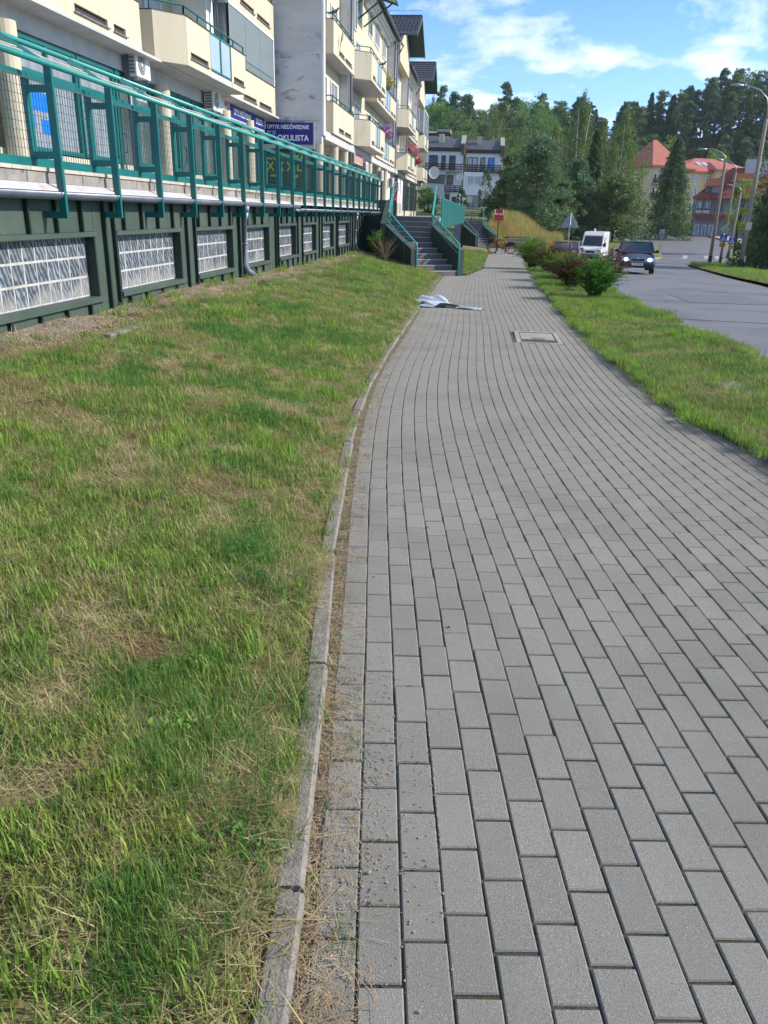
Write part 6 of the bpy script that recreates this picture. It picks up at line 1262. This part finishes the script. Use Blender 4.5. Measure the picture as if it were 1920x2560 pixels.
# ================================================================== VEGETATION
def quads(C, n_per, rad, size, aspect, r, droop=0.0, flatten=1.0):
    C = np.asarray(C, float); idx = np.repeat(np.arange(len(C)), n_per); N_ = len(idx); rad = np.asarray(rad, float)
    if rad.ndim == 1: rad = np.repeat(rad[:, None], 3, 1)
    d = r.normal(0, 1, (N_, 3)); d /= np.linalg.norm(d, axis=1)[:, None]; d *= r.uniform(.25, 1, (N_, 1)) ** .6
    p = C[idx] + d * rad[idx]; a = d + r.normal(0, .6, (N_, 3)); a[:, 2] -= droop; a /= np.linalg.norm(a, axis=1)[:, None]
    b = np.cross(a, r.normal(0, 1, (N_, 3))); b /= np.linalg.norm(b, axis=1)[:, None] + 1e-9; s = size * r.uniform(.6, 1.3, (N_, 1))
    V = np.empty((N_, 4, 3)); V[:, 0] = p - a * s * .5; V[:, 1] = p + b * s * aspect * .5; V[:, 2] = p + a * s * .5; V[:, 3] = p - b * s * aspect * .5
    return V.reshape(-1, 3), np.arange(N_ * 4).reshape(-1, 4)
def tree_mesh(kind, h, w, seed, dens=1.0):
    """-> (trunk MB, leaf verts, leaf faces)"""
    r = np.random.default_rng(seed); tk = MB(); C, Rd = [], []; R2 = w / 2
    if kind == 'pine':
        tk.tube([(0, 0, 0), (.02 * h, 0, h * .45), (0, .01 * h, h * .93)], [.028 * h ** .9, .02 * h ** .9, .01], 7)
        n = int(52 * dens)
        for i in range(n):
            t = .16 + .82 * (i + r.uniform(0, .9)) / n; L = R2 * (1.0 if t < .55 else (1 - (t - .55) / .5) ** .8) * r.uniform(.55, 1.12); a = i * 2.4 + r.uniform(-.5, .5); z = h * t
            tip = np.array([L * math.cos(a), L * math.sin(a), z + L * r.uniform(.0, .35)]); tk.tube([(0, 0, z), tuple(tip)], [.035, .012], 4, cap=False)
            for q in (.4, .7, 1.0):
                C.append(tip * [q, q, 1] + [0, 0, (q - 1) * L * .15] + r.normal(0, .06 * w, 3) * [1, 1, .6]); Rd.append([w * .12 * r.uniform(.7, 1.3)] * 2 + [w * .075])
        C.append([0, 0, h * .97]); Rd.append([w * .08, w * .08, h * .05]); V, F = quads(C, int(46), Rd, .34, .42, r)
    elif kind == 'spruce':
        tk.tube([(0, 0, 0), (0, 0, h * .96)], [.02 * h, .01], 7); n = int(56 * dens)
        for i in range(n):
            t = .05 + .93 * i / n; L = R2 * (1 - t) ** .85 * r.uniform(.75, 1.12) + .1; m = 7 if t < .7 else 5
            for k in range(m):
                a = k * 6.283 / m + i * .9 + r.uniform(-.2, .2); z = h * t
                for q in (.45, .8, 1.05): C.append([L * q * math.cos(a), L * q * math.sin(a), z - L * q * .30]); Rd.append([L * .2 + .06, L * .2 + .06, .12 + L * .06])
        V, F = quads(C, 15 if dens >= 1 else 9, Rd, .34, .45, r, droop=.7)
    elif kind == 'birch':
        for k in range(3):
            a = k * 2.1 + r.uniform(0, 1); s = R2 * .35; tk.tube([(0, 0, 0), (s * .35 * math.cos(a), s * .35 * math.sin(a), h * .4), (s * math.cos(a), s * math.sin(a), h * .9)], [.007 * h, .005 * h, .01], 6)
        n = int(95 * dens)
        for i in range(n):
            t = r.uniform(.22, 1) ; a = r.uniform(0, 6.283); prof = math.sin(math.pi * min(1, .12 + .9 * t) ** 1.1) ** .7; L = R2 * prof * r.uniform(.3, 1.0); x, y, z = L * math.cos(a), L * math.sin(a), h * t
            if i % 3 == 0: tk.tube([(x * .2, y * .2, z - L * .5), (x, y, z)], [.03, .008], 4, cap=False)
            ln = h * r.uniform(.05, .14)
            for q in range(3): C.append([x + r.normal(0, .1), y + r.normal(0, .1), z - ln * q]); Rd.append([w * .055, w * .055, ln * .7])
        V, F = quads(C, 34, Rd, .21, .6, r, droop=1.2)
    elif kind == 'thuja':
        tk.tube([(0, 0, 0), (0, 0, h * .8)], [.1, .02], 6)
        for i in range(int(80 * dens)):
            t = r.uniform(.02, 1); a = r.uniform(0, 6.28); L = R2 * (math.sin(math.pi * (.16 + .84 * t)) ** .6 if t < .97 else .1) * r.uniform(.7, 1); C.append([L * math.cos(a), L * math.sin(a), h * t]); Rd.append([w * .14, w * .14, h * .06])
        V, F = quads(C, 30, Rd, .2, .4, r, droop=-.8)
    else:
        tk.tube([(0, 0, 0), (.02 * h, 0, h * .35), (0, .02 * h, h * .75)], [.028 * h, .02 * h, .02], 8); n = int(44 * dens)
        for i in range(n):
            u = r.normal(0, 1, 3); u /= np.linalg.norm(u); q = r.uniform(.45, 1) ** .5; c = np.array([0, 0, h * .6]) + u * q * [R2 * .85, R2 * .85, h * .38]; C.append(c); Rd.append([w * .15 * r.uniform(.7, 1.3)] * 2 + [w * .11])
            if i % 3 == 0: tk.tube([(0, 0, h * .3), tuple(c * [.5, .5, 1] - [0, 0, .1 * h]), tuple(c)], [.05, .03, .01], 4, cap=False)
        V, F = quads(C, 62, Rd, .26, .7, r)
    return tk, V, F
BARK = {'pine': 'pinebark', 'spruce': 'bark', 'birch': 'birchbark', 'thuja': 'bark', 'broad': 'bark'}
def tree(name, label, kind, x, y, z0, ztop, w, leaf, seed, cat='tree', dens=1.0, group=None):
    t = thing(name, label, cat, (x, y, z0), seed * 1.3, group); tk, V, F = tree_mesh(kind, ztop - z0, w, seed, dens)
    tk.build('trunk', BARK[kind], t, smooth=True); link('crown', rawmesh('crown', V, F, leaf), t)['kind'] = 'stuff'; return t
T = [
 ('pine_tree', 'broad blue green pine behind the red bike sign', 'pine', 5.5, 85, -1.0, 8.7, 6.6, 'pineblue', 1, 1.35),
 ('pine_tree', 'smaller dark pine in front of the right white house', 'pine', 3.0, 92, .2, 7.6, 3.6, 'pine', 2, 1),
 ('pine_tree', 'low dark pine at the foot of the right white house, left of the broad pine', 'pine', 1.9, 96, .6, 4.4, 3.4, 'pine', 3, 1),
 ('thuja_tree', 'narrow dark thuja column against the right white house', 'thuja', .55, 118, 1.0, 7.6, 1.9, 'thuja', 4, 1),
 ('thuja_tree', 'short thuja between the two white houses', 'thuja', -3.0, 128, 2, 5.2, 1.6, 'thuja', 5, 1),
 ('birch_tree', 'tall airy birch with bare white limbs behind the van', 'birch', 12.2, 112, -.6, 16.2, 5.4, 'birchleaf', 6, 1.0),
 ('birch_tree', 'thin pale birch left of the tall airy birch', 'birch', 9.3, 118, 0, 13.2, 5.2, 'birchleaf', 26, .9),
 ('spruce_tree', 'slim dark spruce between the pine and the weeping birch', 'spruce', 13.0, 102, -1.6, 11.6, 3.6, 'spruce', 7, 1),
 ('birch_tree', 'wide weeping birch hanging over the van roof', 'birch', 17.1, 108, -1.0, 13.8, 7.4, 'birchleaf', 8, 1.5),
 ('birch_tree', 'second weeping birch behind the slim spruce', 'birch', 15.2, 114, -1.2, 13.0, 6.4, 'birchleaf', 27, 1.2),
 ('pine_tree', 'low spreading pine above the white van', 'pine', 15.2, 96, -1.7, 5.6, 7.6, 'pine', 9, 1.5),
 ('pine_tree', 'bushy pine under the tall airy birch', 'pine', 10.6, 96, -1.6, 7.4, 5.0, 'pineblue', 10, 1.2),
 ('pine_tree', 'dense pine filling the gap behind the warning sign', 'pine', 8.4, 92, -1.4, 5.2, 4.6, 'pine', 28, 1.2),
 ('spruce_tree', 'big dark spruce in front of the yellow apartment house', 'spruce', 29.2, 133, -1.0, 13.6, 8.4, 'spruce', 11, 1.25),
 ('maple_tree', 'yellow green tree in front of the half timbered house', 'broad', 30.2, 100, -1.6, 6.3, 4.3, 'broadyellow', 12, .8),
 ('spruce_tree', 'tall dark conifer at the right edge of the street', 'spruce', 21.4, 58.5, -1.4, 9.4, 7.2, 'spruce', 13, 1.3),
 ('pine_tree', 'tall drooping dark tree beside the conifer at the right edge', 'birch', 23.0, 63.5, -1.5, 12.4, 7.4, 'pine', 14, 1.6),
 ('spruce_tree', 'drooping dark spruce behind the nearest street lamp', 'spruce', 25.6, 73, -1.7, 9.6, 6.6, 'spruce', 15, 1.1),
 ('maple_tree', 'sunlit bright green tree above the half timbered roof', 'broad', 52, 197, -.5, 17.6, 8.5, 'broadyellow', 16, 1),
 ('maple_tree', 'bright green tree left of the sunlit tree above the red roofs', 'broad', 43, 203, -.5, 20.5, 8.6, 'broadyellow', 17, 1),
 ('birch_tree', 'pale birch rising above the right white house roof', 'birch', 1.5, 160, 5, 20.0, 8, 'birchleaf', 19, 1.2),
 ('maple_tree', 'round dark green tree right of the pale birch', 'broad', 8.5, 165, 5, 23.5, 12, 'broad', 20, 1.5),
 ('maple_tree', 'light green tree left of the pale birch above the flat roof', 'broad', -6.2, 182, 6, 23, 10, 'broad', 21, 1.3),
 ('maple_tree', 'dark hedge tree at the foot of the left white house', 'broad', -7.0, 110, 0, 5.0, 3.2, 'broad', 29, .8),
]
for nm, lb, kd, x, y, z0, zt, w, lf, sd, dn_ in T: tree(nm, lb, kd, x, y, z0, zt, w, lf, sd, dens=dn_)
# street trees standing on the far pavement beside the viewer: they shade the near path
for i, (x, y, h, w) in enumerate(SHADE_TREES):
    tree('roadside_pine', ('first', 'second', 'third', 'fourth', 'fifth', 'sixth')[i] + ' tall pine of the row beside the road, counted from the viewer', 'pine', x, y, gr(y), gr(y) + h, w, 'pine', 40 + i, dens=SHADE_DENS, group='pines along the road beside the viewer')
hd = thing('hedge', 'clipped dark hedge at the foot of the big spruce', 'hedge', (33.2, 152, -.6)); V, F = quads([[x * .5 - 3, rnd.uniform(-.5, .5) - x * .1, rnd.uniform(.2, 1.5)] for x in range(16) for _ in range(6)], 40, [[.4, .4, .35]] * 96, .25, .6, rng); link('foliage', rawmesh('foliage', V, F, 'thuja'), hd)['kind'] = 'stuff'
# shrubs in the verge
def shrub(label, x, y, r_, h, mats, seed, n=130, z=None, lean=(0, 0)):
    r = np.random.default_rng(seed); t = thing('shrub', label, 'shrub', (x, y, (verge_z(x, y) if z is None else z) - .02)); st = MB(); V, F, mi = [], [], []
    for i in range(n):
        a = r.uniform(0, 6.283); e = r.uniform(.12, 1) ** .7; L = h * r.uniform(.55, 1.1); rr_ = r_ * e * r.uniform(.7, 1.15); k_ = 0 if r.random() < .6 else int(r.integers(0, len(mats)))
        p0 = np.array([.12 * r_ * math.cos(a), .12 * r_ * math.sin(a), 0]); p2 = np.array([rr_ * math.cos(a) + lean[0] * L, rr_ * math.sin(a) + lean[1] * L, L * (1 - .45 * e * e)]); p1 = np.array([p2[0] * .45, p2[1] * .45, L * .72])
        pts = [(1 - q) ** 2 * p0 + 2 * q * (1 - q) * p1 + q * q * p2 for q in np.linspace(0, 1, 13)]
        if i % 4 == 0: st.tube([tuple(p) for p in pts[::4]], [.008, .006, .005, .003], 4, cap=False)
        for q in range(3, 13):
            for s in (-1, 1):
                d = pts[q] - pts[q - 1]; d /= np.linalg.norm(d) + 1e-9; sd_ = np.cross(d, [0, 0, 1]); sd_ /= np.linalg.norm(sd_) + 1e-6; lf = .056 * r.uniform(.7, 1.5) * (1.15 - q / 20); g = sd_ * s * .8 + d * .5 + r.normal(0, .25, 3); g /= np.linalg.norm(g); up_ = np.cross(g, d) * .2 + d * .35; o = len(V)
                V += [pts[q], pts[q] + g * lf * .5 + up_ * lf, pts[q] + g * lf * 1.5, pts[q] + g * lf * .5 - up_ * lf]; F.append((o, o + 1, o + 2, o + 3)); mi.append(k_)
    st.build('stems', 'bark', t); link('foliage', rawmesh('foliage', V, F, mats, mi), t)['kind'] = 'stuff'; return t
shrub('front bright green feathery shrub, nearest of the verge bushes', 2.78, 18.9, .68, .98, ['shrubg', 'shrubg2'], 1, 260)
shrub('crimson spiky shrub rising behind the front green shrub', 3.2, 20.7, .55, 1.12, ['shrubr2', 'shrubr'], 2, 110, lean=(.25, 0))
shrub('purple brown shrub just left behind the front green shrub', 2.6, 22.2, .85, .9, ['shrubr', 'shrubr', 'shrubg'], 3, 320)
shrub('green shrub with yellow tips between the two purple shrubs', 2.8, 25.4, 1.0, .9, ['shrubg2', 'shrubg', 'shrubr'], 4, 340)
shrub('tall purple shrub in front of the parked cars', 2.75, 30.0, 1.15, 1.02, ['shrubr', 'shrubr', 'shrubg2'], 5, 420)
shrub('farthest yellow green shrub where the verge meets the path', 2.2, 32.4, .95, 1.2, ['shrubg2', 'shrubg'], 6, 420)
shrub('young green shrub in the dark corner beside the near stair', -3.2, 25.9, .4, .85, ['shrubg2', 'shrubg'], 7, 60, z=lawn_z(-3.2, 25.6) + .1)
M['twig'] = mat('reddish_twigs', (.2, .115, .08), .9, (.3, .2, .14), 9)
dr = thing('dry_shrub', 'bare twiggy shrub beside the near stair wall', 'shrub', (-2.85, 25.0, lawn_z(-2.85, 25))); m = MB()
for i in range(30):
    a = rnd.uniform(0, 6.28); e = rnd.uniform(.1, .5); L = rnd.uniform(.35, .85); p = [(0, 0, 0), (e * .4 * math.cos(a), e * .4 * math.sin(a), L * .6), (e * math.cos(a), e * math.sin(a), L)]; m.tube(p, [.010, .007, .003], 4, cap=False); b_ = rnd.uniform(-1, 1); m.tube([p[1], (p[1][0] + .2 * math.cos(a + b_), p[1][1] + .2 * math.sin(a + b_), L * .6 + .2)], [.006, .002], 4, cap=False)
m.build('twigs', 'twig', dr)
# weeds growing on the terrace edge
for i in range(26):
    y = rnd.uniform(12.5, 30); G['c'].append((-4.0 + rnd.uniform(-.05, .05), y, 1.8, 0, rnd.uniform(.8, 1.8), 0))
scatter('terrace_weeds', TUFT['c'] + TUFT['a'], [(-3.99 + rnd.uniform(-.04, .06), y, 1.75, rnd.uniform(0, 6), rnd.uniform(.7, 1.7), 0) for y in [rnd.uniform(11, 31) for _ in range(70)]])
hp = []
for i in range(1500):
    y = rnd.uniform(58.5, 84); x = rnd.uniform(.9 + (y - 58) * .03, 4.4 + (y - 58) * .16); hp.append((x, y, -.66 + 1.75 * sst((y - 59) / 9) * sst((4.4 + (y - 58) * .12 - x) / 3.6), rnd.uniform(0, 6), rnd.uniform(.6, 1.1), rnd.uniform(-.15, .15)))
scatter('tall_dry_grass', TUFT['h'], hp)
# ================================================================== WOODED HILL
SKY = [(-60, 26), (-17, 32), (-12.7, 34.5), (-8, 32.5), (-2, 31.5), (8, 34), (13.5, 33.5), (25, 31.8), (32, 29.5), (38.5, 30.5), (46.5, 34.5), (53, 36.5), (58, 38), (65, 39.3), (73, 42), (90, 44), (140, 46)]
def hill_z(x, y): s = interp(SKY, x) - 14.5; y0 = 168 + 32 * sst((x - 15) / 15); return -1.5 + (s + 1.5) * sst((y - y0) / (254 - y0))
sheet('hill', lin(-120, 200, 40), lin(160, 262, 20) + lin(275, 400, 5), hill_z, 'farlawn')
fo = []
for kd, w, h, lf, sd in (('pine', 6.0, 14.5, 'pine', 61), ('broad', 8.5, 13.5, 'broad', 62), ('pine', 5.2, 16.0, 'pineblue', 63), ('spruce', 5.0, 15.5, 'spruce', 64), ('broad', 7.5, 12, 'broadyellow', 65), ('birch', 6.5, 14, 'birchleaf', 66)):
    tk, V, F = tree_mesh(kd, h, w, sd, .7)
    if kd in ('pine', 'broad', 'spruce'):
        c = V.reshape(-1, 4, 3); m_ = c.mean(1, keepdims=True); V = (m_ + (c - m_) * 1.55).reshape(-1, 3)
    tv = np.array(tk.v); tf = [f for f in tk.f if len(f) == 4]; me = rawmesh('forest_tree', np.concatenate([V, tv]), np.concatenate([F, np.array(tf) + len(V)]), [lf, BARK[kd]], [0] * len(F) + [1] * len(tf)); fo.append(bpy.data.objects.new('forest_tree', me))
fp = {'pine': [], 'broad': []}
for i in range(2600):
    x, y = rnd.uniform(-60, 125), rnd.uniform(172 - 30 * max(0, min(1, (rnd.random() - .5) * 0)), 264); z = hill_z(x, y)
    if 24 < x < 75 and y < 202: continue
    if any((x - a) ** 2 + (y - b) ** 2 < 3.6 ** 2 for a, b, *_ in fp['pine'][-400:] + fp['broad'][-400:]): continue
    left = x < 22 + 10 * vn(x, y, 20) - 5; fp['broad' if (left and rnd.random() < .68) or rnd.random() < .12 else 'pine'].append((x, y, z, rnd.uniform(0, 6.28), rnd.uniform(.75, 1.15), 0))
scatter('pine_forest', [fo[0], fo[2], fo[0], fo[2], fo[3]], fp['pine']); scatter('leafy_forest', [fo[1], fo[1], fo[5], fo[1], fo[4], fo[5]], fp['broad'])

# ================================================================== AIR
HB = MB().box(-290, 320, -75, 830, -5, 72).build('haze', 'black'); HB['kind'] = 'stuff'; HB.data.materials.clear(); hm = bpy.data.materials.new('haze'); hm.use_nodes = True; nt = hm.node_tree; nt.nodes.clear(); vo = nt.nodes.new('ShaderNodeVolumePrincipled'); vo.inputs['Density'].default_value = HAZE; vo.inputs['Color'].default_value = (.82, .9, 1, 1); vo.inputs['Anisotropy'].default_value = .2; mo = nt.nodes.new('ShaderNodeOutputMaterial'); nt.links.new(vo.outputs[0], mo.inputs['Volume']); HB.data.materials.append(hm)
